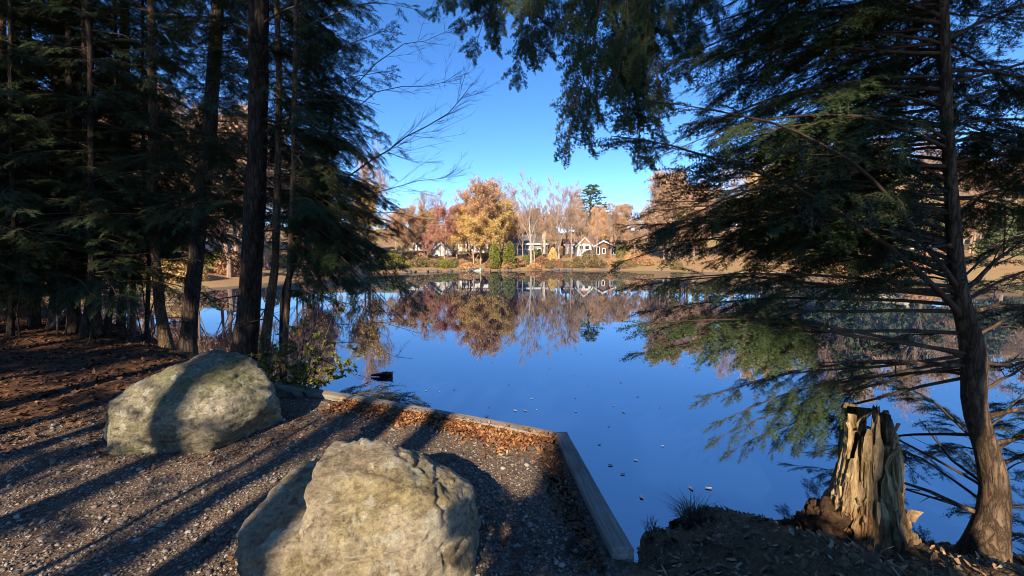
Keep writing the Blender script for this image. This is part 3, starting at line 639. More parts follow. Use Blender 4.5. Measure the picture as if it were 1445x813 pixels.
# ---- right-hand hemlock with the curved trunk
TD = 2.45
_tp = [(1384, 830, 84), (1385, 806, 78), (1389, 771, 66), (1402, 737, 53), (1407, 703, 46), (1402, 669, 43), (1389, 623, 37), (1376, 589, 37), (1371, 549, 36), (1377, 521, 38), (1375, 492, 38), (1364, 464, 33), (1353, 407, 26), (1347, 350, 23), (1341, 250, 20), (1335, 150, 18), (1331, 0, 16), (1329, -200, 13), (1328, -420, 10), (1328, -800, 5)]
trunk_w = [P(u, v, 2.45 - 0.0004 * max(v - 550, 0)) for u, v, w_ in _tp]
trunk_r = [w_ * 0.00155 for u, v, w_ in _tp]
def zt(v): return P(1345, v, 2.46).z
def right_boughs(root, at, r):
    L_ = [(60, 955, 132, 3.0), (20, 1000, 55, 3.3), (110, 1005, 200, 2.7), (150, 985, 245, 3.2), (-60, 1060, 10, 2.8), (-40, 1130, -40, 3.4), (410, 912, 142, 2.1), (455, 862, 192, 2.0),
          (300, 960, 320, 3.3), (375, 880, 318, 2.7), (405, 892, 395, 2.9), (500, 890, 458, 2.8), (508, 915, 492, 2.9), (512, 1005, 622, 3.2), (530, 1085, 570, 3.6), (520, 1050, 540, 3.6),
          (690, 1085, 575, 3.7), (712, 1190, 625, 3.8), (720, 1110, 655, 3.6), (700, 1290, 560, 3.6), (640, 1210, 530, 3.7),
          (200, 1080, 250, 3.0), (230, 1120, 330, 3.5), (280, 1150, 240, 3.6), (180, 1150, 160, 3.4), (90, 1160, 60, 3.3), (310, 1100, 300, 2.9), (240, 1210, 280, 3.0), (140, 1120, 100, 2.9), (200, 1200, 180, 2.9), 
          (40, 1210, 10, 3.0), (10, 1110, 60, 3.0), (285, 1010, 280, 3.1), (245, 995, 240, 3.0), (470, 1230, 490, 3.5), (420, 1240, 400, 3.0),
          (350, 872, 345, 3.1), (390, 868, 372, 3.3), (420, 885, 405, 3.2), (430, 905, 440, 3.4), (370, 905, 300, 3.3), (340, 930, 285, 3.4), (330, 965, 305, 3.6), (360, 940, 330, 2.9), (395, 915, 345, 3.0),
          (440, 900, 470, 2.9), (470, 893, 500, 3.0), (500, 985, 565, 3.2), (505, 1005, 600, 3.25), (530, 1025, 640, 3.4), (520, 1135, 560, 3.7), (610, 1150, 640, 3.9), (660, 1310, 640, 3.5),
          (290, 1050, 330, 3.3), (320, 1120, 300, 3.0), (350, 1000, 370, 3.1), (300, 950, 270, 3.0), (370, 1080, 400, 3.4), (260, 1020, 220, 2.8), (330, 1200, 330, 3.2), (400, 1160, 420, 3.3), (380, 1230, 370, 3.4), (345, 930, 320, 2.9),
          (120, 1440, 60, 2.2), (60, 1450, 150, 3.0), (200, 1470, 240, 2.3), (240, 1440, 260, 3.1), (280, 1490, 330, 2.4), (330, 1460, 290, 3.2), (400, 1500, 330, 2.6), (430, 1500, 400, 2.9), (480, 1480, 450, 3.1), (560, 1480, 520, 2.9), (610, 1490, 560, 2.7), (640, 1500, 590, 3.0), (690, 1500, 640, 2.6), (740, 1480, 720, 2.7), (770, 1470, 760, 2.6), (0, 1440, -30, 2.5), (20, 1470, 40, 2.6), (160, 1460, 170, 2.9)]
    for (v, u2, v2, dp) in L_:
        b = at(zt(v)); bough(root, b, P(u2, v2, dp), r, kind=BARE if v >= 420 and u2 < 1330 else None)
    for k in range(42):      # crown above and behind, mostly out of frame
        z = r.uniform(3.0, 6.8); a = r.uniform(0, 6.283); l = r.uniform(0.9, 2.2) * (1.25 - (z - 3) / 5)
        b = at(z); bough(root, b, b + Vector((math.cos(a), math.sin(a), r.uniform(-0.35, 0.1))).normalized() * max(l, 0.5), r)
    for k in range(5):      # inner sprays
        z = r.uniform(1.35, 3.0); a = r.uniform(1.5, 3.3); l = r.uniform(1.0, 1.9)
        b = at(z); bough(root, b, b + Vector((math.cos(a), math.sin(a) * 0.9 + 0.35, r.uniform(-0.3, 0.1))).normalized() * l, r)
    for k in range(30):      # fuller upper crown over the water
        z = r.uniform(2.05, 3.7); a = r.uniform(1.5, 3.5); l = r.uniform(0.9, 1.9)
        b = at(z); bough(root, b, b + Vector((math.cos(a), math.sin(a) + 0.25, r.uniform(-0.25, 0.15))).normalized() * l, r)
    for k in range(22):      # towards the open water on the far side
        z = r.uniform(1.9, 3.6); a = r.uniform(-0.35, 1.5); l = r.uniform(0.8, 1.7)
        b = at(z); bough(root, b, b + Vector((math.cos(a), math.sin(a), r.uniform(-0.3, 0.15))).normalized() * l, r)
    # bare lower limbs
    for (v, u2, v2, dp, rr) in [(410, 1040, 408, 2.7, 0.013), (515, 1150, 512, 2.6, 0.012), (300, 1215, 305, 2.6, 0.011), (720, 1235, 668, 2.75, 0.014), (590, 1460, 572, 2.3, 0.016), (625, 1470, 608, 2.4, 0.014), (655, 1470, 630, 2.5, 0.012), (415, 1450, 335, 2.5, 0.012), (440, 1450, 430, 2.6, 0.012), (345, 1290, 350, 2.2, 0.009), (270, 1255, 268, 2.5, 0.011)]:
        b = at(zt(v)); t = P(u2, v2, dp); mid = (b + t) / 2 + Vector((0, 0, r.uniform(-0.03, 0.04)))
        mb = MB(); mb.tube([b - root.location, (b * 0.75 + t * 0.25) - root.location, mid - root.location, t - root.location], [rr * 1.4, rr * 1.1, rr * 0.8, rr * 0.35], 6)
        for q in range(5):
            f = r.uniform(0.35, 0.98); b0 = b.lerp(t, f) - root.location; b1 = b0 + ((t - b).normalized() + Vector((r.uniform(-.8, .8), r.uniform(-.8, .8), r.uniform(-.7, .5)))).normalized() * r.uniform(0.1, 0.4); mb.tube([b0, (b0 + b1) / 2 + Vector((0, 0, .02)), b1], [rr * 0.35, rr * 0.25, 0.001], 4, cap=False)
        mb.build('limb', M_bark_warm, root, True)
make_tree('hemlock_tree', 'slender hemlock with a curved trunk leaning over the water beside the rotten stump', trunk_w, trunk_r, M_bark_warm, right_boughs, 11, stubs=3)

# ---- hemlock behind the viewer whose boughs hang into the top of the view and shade the bank
def over_boughs(root, at, r):
    limb = [at(4.0), Vector((1.25, 0.2, 4.9)), Vector((0.9, 2.0, 5.0)), Vector((0.45, 2.9, 4.75)), Vector((-0.35, 3.3, 4.45))]
    mb = MB(); mb.tube([p - root.location for p in limb], [0.06, 0.05, 0.035, 0.022, 0.008], 8); mb.build('limb', M_bark, root, True)
    l2 = [at(3.6), Vector((1.9, 0.0, 4.4)), Vector((1.8, 2.0, 4.6)), Vector((1.35, 3.2, 4.4))]
    mb = MB(); mb.tube([p - root.location for p in l2], [0.05, 0.045, 0.03, 0.008], 8); mb.build('limb', M_bark, root, True)
    for (u0, v0, u1, v1, dp) in [(690, -130, 650, 40, 3.2), (720, -140, 668, 72, 3.2), (740, -140, 700, 60, 3.3), (740, -140, 732, 108, 3.1), (770, -150, 752, 80, 3.0), (790, -150, 775, 70, 3.1), (830, -150, 800, 207, 2.8), (850, -150, 828, 190, 2.9), (880, -150, 868, 130, 2.9), (900, -140, 880, 165, 3.0), (920, -140, 900, 110, 2.8), (940, -130, 930, 185, 2.9), (950, -130, 915, 60, 3.0), (990, -130, 965, 100, 3.0), (1010, -120, 985, 70, 3.1), (1040, -120, 1010, 30, 2.9), (660, -120, 615, 20, 3.3), (680, -120, 640, 10, 3.0), (960, -130, 945, 30, 2.7), (760, -150, 720, 10, 3.4), (870, -150, 905, 215, 3.1), (1070, -120, 1045, 110, 3.0), (1110, -110, 1085, 70, 3.0)]:
        bough(root, P(u0, v0, dp + 0.1), P(u1, v1, dp), r, kind=HANG, roll=r.uniform(-0.5, 0.5), up=Vector((r.uniform(-.4, .4), -1, 0.25)))
    for k in range(15):     # low boughs reaching left behind the viewer, shading the pad corner and the soil bank
        b = at(1.55 + 0.02 * k); bough(root, b, Vector((r.uniform(-1.25, -0.5), r.uniform(-2.3, -1.7), r.uniform(2.3, 2.85))), r, kind=BIG)
    for k in range(5):
        b = at(1.4 + 0.05 * k); bough(root, b, Vector((r.uniform(-0.3, 0.6), r.uniform(-2.2, -1.8), r.uniform(1.7, 2.1))), r, kind=2.4)
    for k in range(18):
        z = r.uniform(3.7, 5.2); b = at(z); a = r.uniform(-0.8, 2.2); bough(root, b, b + Vector((math.cos(a), math.sin(a), r.uniform(-0.2, 0.1))).normalized() * r.uniform(1.3, 2.2), r, kind=2.4)
    for k in range(34):
        z = r.uniform(5.0, 12.0); b = at(z); a = r.uniform(0, 6.283); bough(root, b, b + Vector((math.cos(a), math.sin(a), r.uniform(-0.35, 0.05))).normalized() * r.uniform(1.6, 2.8) * (1.3 - z / 16), r, kind=BIG)
make_tree('overhanging_hemlock', 'hemlock whose drooping dark sprays hang down into the open sky', [(1.7, -1.7, 0.0), (1.68, -1.7, 3), (1.6, -1.6, 8), (1.6, -1.6, 12.5)], [0.17, 0.15, 0.1, 0.02], M_bark, over_boughs, 12, stubs=0)

# ---- hemlocks on the left bank
def ground_base(u, v):
    p = G(u, v, 0.0); z = hz(p.x, p.y)
    if z > -0.02:
        for _ in range(3): p = G(u, v, z); z = hz(p.x, p.y)
    elif z < -0.3: p = G(u, v, -0.2); z = hz(p.x, p.y)
    return Vector((p.x, p.y, max(z, -0.9) - 0.03))
def left_tree(label, px, rads, nb, zr, lr, seed, stubs=6, depth_shift=0.0, extra=None, mat=M_bark, top=9.0, fill=0, azr=(-0.7, 3.85)):
    b = ground_base(*px[0]); d = b.y; pts = [b] + [P(u, v, d + depth_shift * i) for i, (u, v) in enumerate(px[1:], 1)]
    last = pts[-1]; pts.append(Vector((last.x + (last.x - pts[-2].x) * 0.5, last.y, max(top, last.z + 1.5)))); rads = list(rads) + [0.02]
    def fn(root, at, r):
        random_boughs(int(nb * 2.3), zr[0], zr[1], lr[0], lr[1], 0.45, azr=azr)(root, at, r)
        if extra:
            for (z, u, v, dp) in extra: b_ = at(z); bough(root, b_, P(u, v, dp), r)
        for k in range(fill):
            v = r.choice([r.uniform(-60, 440), r.uniform(230, 440)]); u = r.uniform(432, 580 - 40 * abs(v - 200) / 230); dp = r.uniform(4.6, 5.7); t_ = P(u, v, dp); bough(root, at(min(t_.z + r.uniform(0.1, 0.6), top - 0.6)), t_, r)
    return make_tree('hemlock_tree', label, pts, rads, mat, fn, seed, 'hemlocks on the left bank', stubs)
left_tree('thickest hemlock trunk flaring into roots above the mossy boulder', [(340, 520), (350, 450), (358, 330), (364, 200), (365, 60), (366, -60)], [0.17, 0.14, 0.13, 0.12, 0.115, 0.11], 50, (1.9, 8.5), (1.0, 2.1), 21, 6,
          extra=[(4.2, 470, 60, 5.0), (4.6, 520, 20, 4.8), (3.4, 450, 170, 5.2)])
left_tree('straight dark hemlock trunk next to the one with the sunlit foot', [(262, 482), (270, 430), (283, 300), (296, 180), (305, 50), (310, -50)], [0.14, 0.12, 0.115, 0.11, 0.10, 0.09], 46, (2.0, 9.0), (1.3, 2.4), 22, 6)
left_tree('slim hemlock trunk with a pale sunlit foot at the waterside', [(234, 480), (225, 430), (214, 300), (216, 180), (214, 60), (212, -40)], [0.095, 0.08, 0.07, 0.065, 0.06, 0.055], 38, (2.0, 8.5), (1.0, 2.2), 23, 5, mat=M_bark_warm)
left_tree('thin straight hemlock beside the yellowing shrub at the water edge', [(397, 538), (402, 480), (409, 380), (414, 250), (416, 120), (418, 0), (419, -60)], [0.042, 0.034, 0.031, 0.029, 0.027, 0.025, 0.022], 26, (1.7, 6.8), (0.7, 1.4), 24, 4, mat=M_bark_warm, top=8, fill=58, azr=(-1.0, 1.4),
          extra=[(2.1, 598, 436, 4.9), (2.0, 562, 446, 4.8), (2.2, 578, 408, 5.1), (1.9, 520, 452, 4.9), (1.8, 486, 468, 4.8), (2.0, 540, 425, 4.7), (3.5, 556, 100, 5.0), (3.0, 571, 215, 4.9), (2.6, 556, 290, 5.2), (2.4, 586, 330, 5.0), (2.1, 591, 432, 4.9), (2.2, 556, 400, 5.3), (2.0, 541, 440, 5.0), (2.5, 526, 345, 4.6), (3.2, 526, 240, 5.0), (2.9, 541, 190, 5.4), (3.8, 556, 40, 5.0), (4.2, 596, 15, 4.8), (4.4, 556, -20, 5.0), (2.0, 496, 380, 4.7), (2.3, 476, 320, 4.6), (2.8, 486, 250, 4.6), (3.5, 496, 140, 4.6)])
left_tree('leaning thin hemlock just behind the thickest trunk', [(366, 520), (378, 450), (388, 380), (392, 250), (394, 100)], [0.07, 0.06, 0.05, 0.042, 0.035], 20, (1.9, 6.5), (0.9, 1.9), 25, 4, mat=M_bark_warm, top=7.5, azr=(0.2, 2.0))
tl = [(186, 470, 182, 250, 0.06), (206, 474, 203, 260, 0.05), (150, 472, 165, 280, 0.06), (132, 472, 124, 250, 0.13), (118, 474, 130, 330, 0.09), (104, 470, 100, 220, 0.11), (74, 462, 82, 250, 0.10), (48, 458, 40, 200, 0.10), (14, 474, 16, 200, 0.055), (6, 452, 4, 200, 0.11), (94, 456, 90, 150, 0.12), (170, 462, 175, 200, 0.09), (28, 450, 22, 150, 0.13), (-40, 470, -50, 200, 0.12), (-110, 480, -120, 200, 0.14)]
lb = ['thin bare stem between the sunlit-footed hemlock and the dense thicket', 'thin dark stem close beside the sunlit-footed hemlock', 'slender stem at the waterside in the thicket', 'stoutest trunk at the waterside edge of the dark thicket', 'slanting trunk next to the stoutest one in the thicket', 'dark upright trunk inside the dense thicket']
for i, (u, v, u2, v2, r_) in enumerate(tl):
    lab = lb[i] if i < len(lb) else 'dark hemlock deep in the shaded thicket on the leafy slope'
    left_tree(lab, [(u, v), ((u + u2) / 2 + 6, (v + v2) / 2), (u2, v2), (u2 - 2, v2 - 250)], [r_ * 0.75, r_ * 0.62, r_ * 0.55, r_ * 0.45], 34 if u < 140 else 20, (1.0 if u < 140 else 1.6, 8.5), (1.2, 2.5), 60 + i, 7, mat=M_bark_warm if i % 3 == 0 else M_bark, top=9 + (i % 4))

for i in range(26):
    b = ground_base(fr0.uniform(-40, 215), fr0.uniform(455, 478)); h = fr0.uniform(0.8, 2.4); lean = Vector((fr0.uniform(-.4, .4), fr0.uniform(-.2, .3), 1)) * h
    root = thing('thicket_shrub', 'bare twiggy undergrowth shrub among the thicket trunks', 'shrub', b, 'undergrowth in the thicket')
    mb = MB(); bare_limb(mb, [Vector((0, 0, 0)), lean * 0.4 + Vector((fr0.uniform(-.1, .1), 0, 0)), lean], fr0.uniform(0.008, 0.02), fr0, 2, 10, 0.9, 0.35); mb.build('stems', M_bark_grey if i % 3 == 0 else M_dark_twig, root)
# leaning dead pole in the thicket
mb = MB(); mb.tube([Vector((0, 0, 0)), Vector((0.5, 0.05, 0.55)), Vector((1.1, 0.1, 1.35))], [0.045, 0.04, 0.025], 8)
b = ground_base(68, 464); o = mb.build('leaning_pole', M_bark_grey, None, True); o.location = b; tag(o, 'pale fallen pole leaning against the thicket trunks', 'log')

# ---- trees behind the viewer that throw the stripes and shade
rr = random.Random(5)
def shade_tree(x, y, h, rad, z0, n, lab, lr=(1.8, 3.0)):
    zb = hz(x, y) - 0.05
    make_tree('tall_hemlock', lab, [(x, y, zb), (x + rr.uniform(-.2, .2), y, h * 0.4), (x + rr.uniform(-.3, .3), y, h)], [rad, rad * 0.85, 0.03], M_bark,
              random_boughs(n, z0, h - 0.4, lr[0], lr[1], 0.35, kinds=BIG), rr.randint(0, 9999), 'tall hemlocks standing behind the gravel pad', 0, n=10)
SHL = 'tall bare-stemmed hemlock in the wood behind the gravel pad'
for i, x in enumerate(np.arange(-19, 4.5, 2.05)):
    xx = x + rr.uniform(-.5, .5); xx += 1.1 if -1.5 < xx < 0.0 else (-0.42 if -3.6 < xx < -2.9 else 0)
    shade_tree(xx, -8.0 + rr.uniform(-1.2, 1.2), 18 + rr.uniform(-2, 2), rr.uniform(0.12, 0.2), (8.4 if x > -8 else 10.4) + rr.uniform(-0.6, 0.9), 46, SHL)
for i, x in enumerate(np.arange(-20, 3, 2.6)):
    shade_tree(x + rr.uniform(-.7, .7), -13.0 + rr.uniform(-1.5, 1.5), 21 + rr.uniform(-2, 2), rr.uniform(0.12, 0.2), 10.8 + rr.uniform(-0.8, 0.8), 40, SHL)
for (x, y, rad) in [(-3.42, -4.2, 0.10), (-4.6, -3.2, 0.09), (-6.0, -4.6, 0.10), (-7.4, -3.0, 0.10), (-8.8, -4.4, 0.12), (-5.3, -1.6, 0.07), (-9.8, -2.2, 0.1), (-6.6, -1.0, 0.06), (-3.7, -5.6, 0.08)]:
    shade_tree(x, y, 13 + rr.uniform(-1, 2), rad, 7.8 + rr.uniform(0, .8), 11, SHL, (1.2, 2.0))
    tr_ = [o for o in C.objects if o.name.startswith('tall_hemlock')][-1]
    for k in range(9):
        z_ = rr.uniform(2.2, 6.8); a_ = rr.uniform(0, 6.283); b_ = Vector((x, y, z_)); bough(tr_, b_, b_ + Vector((math.cos(a_), math.sin(a_), rr.uniform(-.4, .1))) * rr.uniform(0.6, 1.2), rr)

for i in range(16):
    x, y = rr.uniform(-11, -3.4), rr.uniform(-6, -1.2); zb = hz(x, y) - 0.05; h = rr.uniform(4, 7)
    make_tree('hemlock_sapling', 'thin hemlock sapling in the wood behind the gravel pad', [(x, y, zb), (x + rr.uniform(-.2, .2), y, h * 0.5), (x + rr.uniform(-.3, .3), y, h)], [rr.uniform(.025, .05), .025, .01], M_bark,
              random_boughs(12, 0.8, h - 0.4, 0.5, 1.0, 0.3, kinds=1.0), rr.randint(0, 9999), 'hemlock saplings behind the gravel pad', 0, n=6)
# ------------------------------------------------------------------ stump
def stump_mat():
    m, nt, b = mat_base('rotten_wood', 0.95, 0.1)
    n = N(nt, 'ShaderNodeTexNoise', Scale=6, Detail=9, Roughness=0.7); nt.links.new(coords(nt, (5, 5, 0.9)), n.inputs['Vector'])
    n2 = N(nt, 'ShaderNodeTexNoise', Scale=5, Detail=5); nt.links.new(coords(nt), n2.inputs['Vector'])
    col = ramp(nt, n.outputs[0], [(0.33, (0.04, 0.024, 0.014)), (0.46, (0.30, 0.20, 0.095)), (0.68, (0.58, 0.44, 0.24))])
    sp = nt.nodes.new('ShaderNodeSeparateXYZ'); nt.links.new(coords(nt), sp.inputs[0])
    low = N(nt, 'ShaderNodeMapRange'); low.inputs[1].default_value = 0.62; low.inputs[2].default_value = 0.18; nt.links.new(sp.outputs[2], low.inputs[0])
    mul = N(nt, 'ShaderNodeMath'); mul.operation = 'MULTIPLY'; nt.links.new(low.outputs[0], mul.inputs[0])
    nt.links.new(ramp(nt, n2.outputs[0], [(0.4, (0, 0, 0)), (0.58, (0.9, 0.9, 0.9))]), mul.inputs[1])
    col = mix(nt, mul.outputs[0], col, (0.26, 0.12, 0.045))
    nt.links.new(col, b.inputs['Base Color']); bump(nt, b, n.outputs[0], 0.9, 0.03); return m
M_stump = stump_mat()
def make_stump():
    base = P(1222, 775, 2.52); top = P(1205, 577, 2.52); H = top.z - base.z + 0.12
    root = thing('tree_stump', 'tall rotten broken stump with jagged top standing on the soil bank', 'stump', (base.x, base.y, base.z - 0.12))
    r = np.random.default_rng(4); na, nh = 168, 90
    th = np.linspace(0, 2 * np.pi, na, endpoint=False)
    # jagged rim: splinter columns of differing height
    ncol = 26; ci = (th / (2 * np.pi) * ncol + 0.3 * np.sin(th * 5)).astype(int) % ncol
    hcol = 0.80 + 0.18 * r.random(ncol); hcol[r.random(ncol) < 0.25] -= 0.13
    # front right broken lower (towards +x,-y)
    angc = (np.arange(ncol) + 0.5) / ncol * 2 * np.pi
    hcol -= 0.24 * np.exp(-((angc - 6.0) / 0.45) ** 2) + 0.2 * np.exp(-((angc - 3.35) / 0.3) ** 2)
    rim = hcol[ci] + 0.03 * r.standard_normal(na)
    cren = 0.75 + 0.25 * np.cos((th * ncol * 1.0) % (2 * np.pi))
    V = []; 
    T = np.linspace(0, 1, nh)
    tt, aa = np.meshgrid(T, th, indexing='ij'); rm = np.broadcast_to(rim, tt.shape); z = tt * rm * H
    f = z / H
    rad = 0.125 + 0.10 * (1 - f) ** 1.4 + 0.12 * np.exp(-f / 0.15)
    # buttress to lower right, hollow cleft in front
    rad = rad * (1 + 0.55 * np.exp(-((aa - 5.6) / 0.55) ** 2) * np.exp(-f / 0.22) + 0.35 * np.exp(-((aa - 3.6) / 0.5) ** 2) * np.exp(-f / 0.25) + 0.12 * np.sin(3 * aa + 1) * np.exp(-f / 0.4))
    cleft = np.exp(-((aa - 4.55 - 0.25 * (0.6 - f)) / 0.17) ** 2) * smooth(0.40, 0.55, f) * smooth(1.1, 0.8, f)
    cleft2 = np.exp(-((aa - 5.35) / 0.10) ** 2) * smooth(0.55, 0.62, f) * smooth(0.8, 0.72, f)
    p = np.stack([np.cos(aa).ravel() * 2.2, np.sin(aa).ravel() * 2.2, z.ravel() * 1.2], -1)
    rid = (fbm(p * (4.5, 4.5, 0.9), 4, 0.6)).reshape(tt.shape); chunk = (fbm(p * (1.5, 1.5, 1.6) + 9, 3)).reshape(tt.shape)
    step = np.round(chunk * 5) / 5
    gv = np.abs(noise3(p * (3.2, 3.2, 1.5) + 3).reshape(tt.shape)); gv2 = np.abs(noise3(p * (6.5, 6.5, 3.0) + 40).reshape(tt.shape))
    rad = rad * (1 + 0.13 * rid + 0.13 * step) - 0.10 * cleft - 0.06 * cleft2 - 0.040 * (1 - smooth(0, 0.16, gv)) - 0.016 * (1 - smooth(0, 0.2, gv2))
    rot = 0.06 * fbm(p * (3, 3, 7) + 30, 4).reshape(tt.shape) * smooth(0.55, 0.3, f); rad += rot * 0.8
    lean = np.stack([-0.02 * f * H, 0.02 * f], -1)
    outer = np.stack([np.cos(aa) * rad + lean[..., 0] , np.sin(aa) * rad + lean[..., 1], z], -1)
    inr = np.maximum(rad - 0.035 - 0.03 * np.abs(rid), 0.02); zi = z.copy()
    inner = np.stack([np.cos(aa) * inr + lean[..., 0], np.sin(aa) * inr + lean[..., 1], zi], -1)[::-1][: nh // 2]
    A = np.concatenate([outer, inner]); rows = len(A); V = A.reshape(-1, 3)
    fq = []
    idx = np.arange(rows * na).reshape(rows, na); nxt = np.roll(idx, -1, 1)
    fq = np.stack([idx[:-1], nxt[:-1], nxt[1:], idx[1:]], -1).reshape(-1, 4)
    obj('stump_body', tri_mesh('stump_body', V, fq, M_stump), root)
    # weathered outer slabs still clinging to the core
    for k in range(58):
        a = r.uniform(2.9, 6.6); ia = int((a % 6.283) / 6.283 * na) % na; z0 = r.uniform(0.04, 0.72) * H; ll = r.uniform(0.10, 0.38); w_ = r.uniform(0.015, 0.05)
        z1 = min(z0 + ll, (rim[ia] + 0.05) * H)
        if z1 - z0 < 0.06: continue
        def rad_at(zz): return float(np.interp(zz, z[:, ia], rad[:, ia]))
        tz = np.linspace(z0, z1, 6); L1 = []; L2 = []; jit = r.standard_normal(6) * 0.004
        for q, zz in enumerate(tz):
            ww = w_ * (1 if 0 < q < 5 else 0.35) * (0.85 + 0.3 * r.random()); rr_ = max(rad_at(zz), 0.1) + 0.007 + jit[q] + 0.018 * (q == 5) * r.random()
            for sg, LL in ((-1, L1), (1, L2)):
                aa_ = a + sg * ww / 2 / rr_; LL.append((math.cos(aa_) * rr_ - 0.02 * zz, math.sin(aa_) * rr_, zz + sg * 0.01 * r.standard_normal()))
        V_ = []
        for q in range(6):
            for pnt in (L1[q], L2[q]): V_.append(pnt)
        V_ = np.array(V_); inn = V_.copy(); inn[:, :2] *= 0.84; mbp = MB(); ff = []
        for q in range(5): ff += [[2 * q, 2 * q + 1, 2 * q + 3, 2 * q + 2], [2 * q + 1, 13 + 2 * q, 15 + 2 * q, 2 * q + 3], [12 + 2 * q, 2 * q, 2 * q + 2, 14 + 2 * q]]
        ff += [[10, 11, 23, 22], [1, 0, 12, 13]]; mbp.add(np.concatenate([V_, inn]), ff); mbp.build('wood_slab', M_stump, root)
    # loose splinters and shelf fungus-like shards
    rd = random.Random(3)
    for (a, zz, l, w_) in [(5.05, 0.42, 0.16, 0.03), (5.5, 0.30, 0.22, 0.035), (4.2, 0.55, 0.14, 0.02), (5.9, 0.36, 0.18, 0.03), (4.85, 0.12, 0.2, 0.03), (5.3, 0.08, 0.24, 0.03)]:
        ra = 0.15 + 0.1 * (1 - zz / H) ** 2 + (0.10 if zz < 0.2 else 0); p0 = Vector((math.cos(a) * ra, math.sin(a) * ra, zz))
        mb = MB(); d = Vector((math.cos(a) * 0.25, math.sin(a) * 0.25, -1)).normalized(); s = Vector((-math.sin(a), math.cos(a), 0)); n_ = d.cross(s)
        vv = [p0 - s * w_ / 2, p0 + s * w_ / 2, p0 + d * l * 0.6 + s * w_ * 0.45, p0 + d * l, p0 + d * l * 0.5 - s * w_ * 0.5]
        vb = [q - n_ * 0.012 for q in vv]; mb.add([tuple(q) for q in vv + vb], [[0, 1, 2, 3, 4], [9, 8, 7, 6, 5], [0, 5, 6, 1], [1, 6, 7, 2], [2, 7, 8, 3], [3, 8, 9, 4], [4, 9, 5, 0]]); mb.build('splinter', M_stump, root)
    p0 = Vector((0.12, -0.15, 0.45)); mb = MB(); mb.add([tuple(p0 + Vector(q) * 0.7) for q in [(-0.05, 0, 0), (0.02, -0.03, 0.0), (0.11, -0.01, 0.055), (0.03, 0.04, 0.05), (-0.05, 0, -0.02), (0.02, -0.03, -0.03), (0.09, 0, 0.03), (0.03, 0.04, 0.02)]], [[0, 1, 2, 3], [7, 6, 5, 4], [0, 4, 5, 1], [1, 5, 6, 2], [2, 6, 7, 3], [3, 7, 4, 0]]); mb.build('broken_shard', M_stump, root)
    return root
make_stump()

# ------------------------------------------------------------------ bank details
M_mound = noise_mat('crumbled_wood', [(0.3, (0.014, 0.009, 0.006)), (0.55, (0.05, 0.028, 0.015)), (0.75, (0.13, 0.07, 0.032))], 18, bstr=0.9, bdist=0.03)
def mound(name, loc, sx, sy, sz_, mat, label, seed):
    v = ICO_V[:] * (1, 1, 1); keep = v
    d = 1 + 0.35 * fbm(v * 2.0 + seed, 4) + 0.12 * np.round(fbm(v * 6 + seed, 3) * 3) / 3
    v = v * d[:, None] * (sx, sy, sz_)
    return tag(obj(name, tri_mesh(name, v, ICO_F, mat, smooth_=False), loc=loc), label, 'debris')
q = P(1165, 745, 2.56); mound('rotten_wood_heap', (q.x, q.y, hz(q.x, q.y) - 0.02), 0.24, 0.17, 0.20, M_mound, 'dark heap of crumbled wood at the foot of the rotten stump', 3)
q = G(1005, 738, -0.45); mound('soil_hummock', (q.x, q.y, -0.60), 0.32, 0.16, 0.14, M_mound, 'low dark hummock of roots jutting into the water', 8)

M_grass = leaf_mat('dry_grass', [(0, (0.05, 0.045, 0.02)), (0.6, (0.13, 0.11, 0.05)), (1, (0.26, 0.22, 0.11))], trans=0.2)
M_greengrass = leaf_mat('green_moss_grass', [(0, (0.07, 0.10, 0.02)), (1, (0.22, 0.26, 0.06))], trans=0.2)
def tuft(name, loc, n, h, spread, mat, label, seed, lean=0.5):
    r = np.random.default_rng(seed); V = []; Ff = []
    for i in range(n):
        a = r.random() * 6.283; b0 = np.array([math.cos(a), math.sin(a), 0]) * spread * r.random() ** 0.5; l = h * (0.4 + 0.8 * r.random()); dr = np.array([math.cos(a + r.standard_normal() * 0.6), math.sin(a + r.standard_normal() * 0.6), 0]) * lean * (0.3 + r.random())
        s = np.array([-math.sin(a), math.cos(a), 0]) * 0.0022; k = len(V)
        p1 = b0 + np.array([0, 0, 0.55 * l]) + dr * l * 0.35; p2 = b0 + np.array([0, 0, 0.75 * l]) + dr * l * 1.1
        V += [b0 - s, b0 + s, p1 - s, p1 + s, p2]; Ff += [[k, k + 1, k + 3], [k, k + 3, k + 2], [k + 2, k + 3, k + 4]]
    return tag(obj(name, tri_mesh(name, np.array(V), Ff, mat), loc=loc), label, 'grass')
q = G(980, 735, -0.5); tuft('grass_tuft', (q.x, q.y, -0.53), 420, 0.17, 0.11, M_grass, 'tuft of dry arching grass on the root hummock by the water', 1, 0.9)
q = P(1118, 745, 2.62); tuft('grass_tuft', (q.x, q.y, hz(q.x, q.y) - 0.02), 160, 0.10, 0.04, M_greengrass, 'small bright green tuft beside the crumbled wood heap', 2)
q = G(920, 735, -0.45); tuft('grass_tuft', (q.x, q.y, hz(q.x, q.y) - .01), 60, 0.12, 0.06, M_grass, 'sparse dry stalks at the end of the short timber', 3)
for i in range(9):
    x, y = rg.uniform(0.9, 2.6), rg.uniform(1.3, 2.3); tuft('bank_grass', (x, y, hz(x, y)), 30, 0.06, 0.10, M_grass, 'sparse withered grass lying flat on the soil bank', 20 + i, 1.6)['group'] = 'withered grass on the bank'
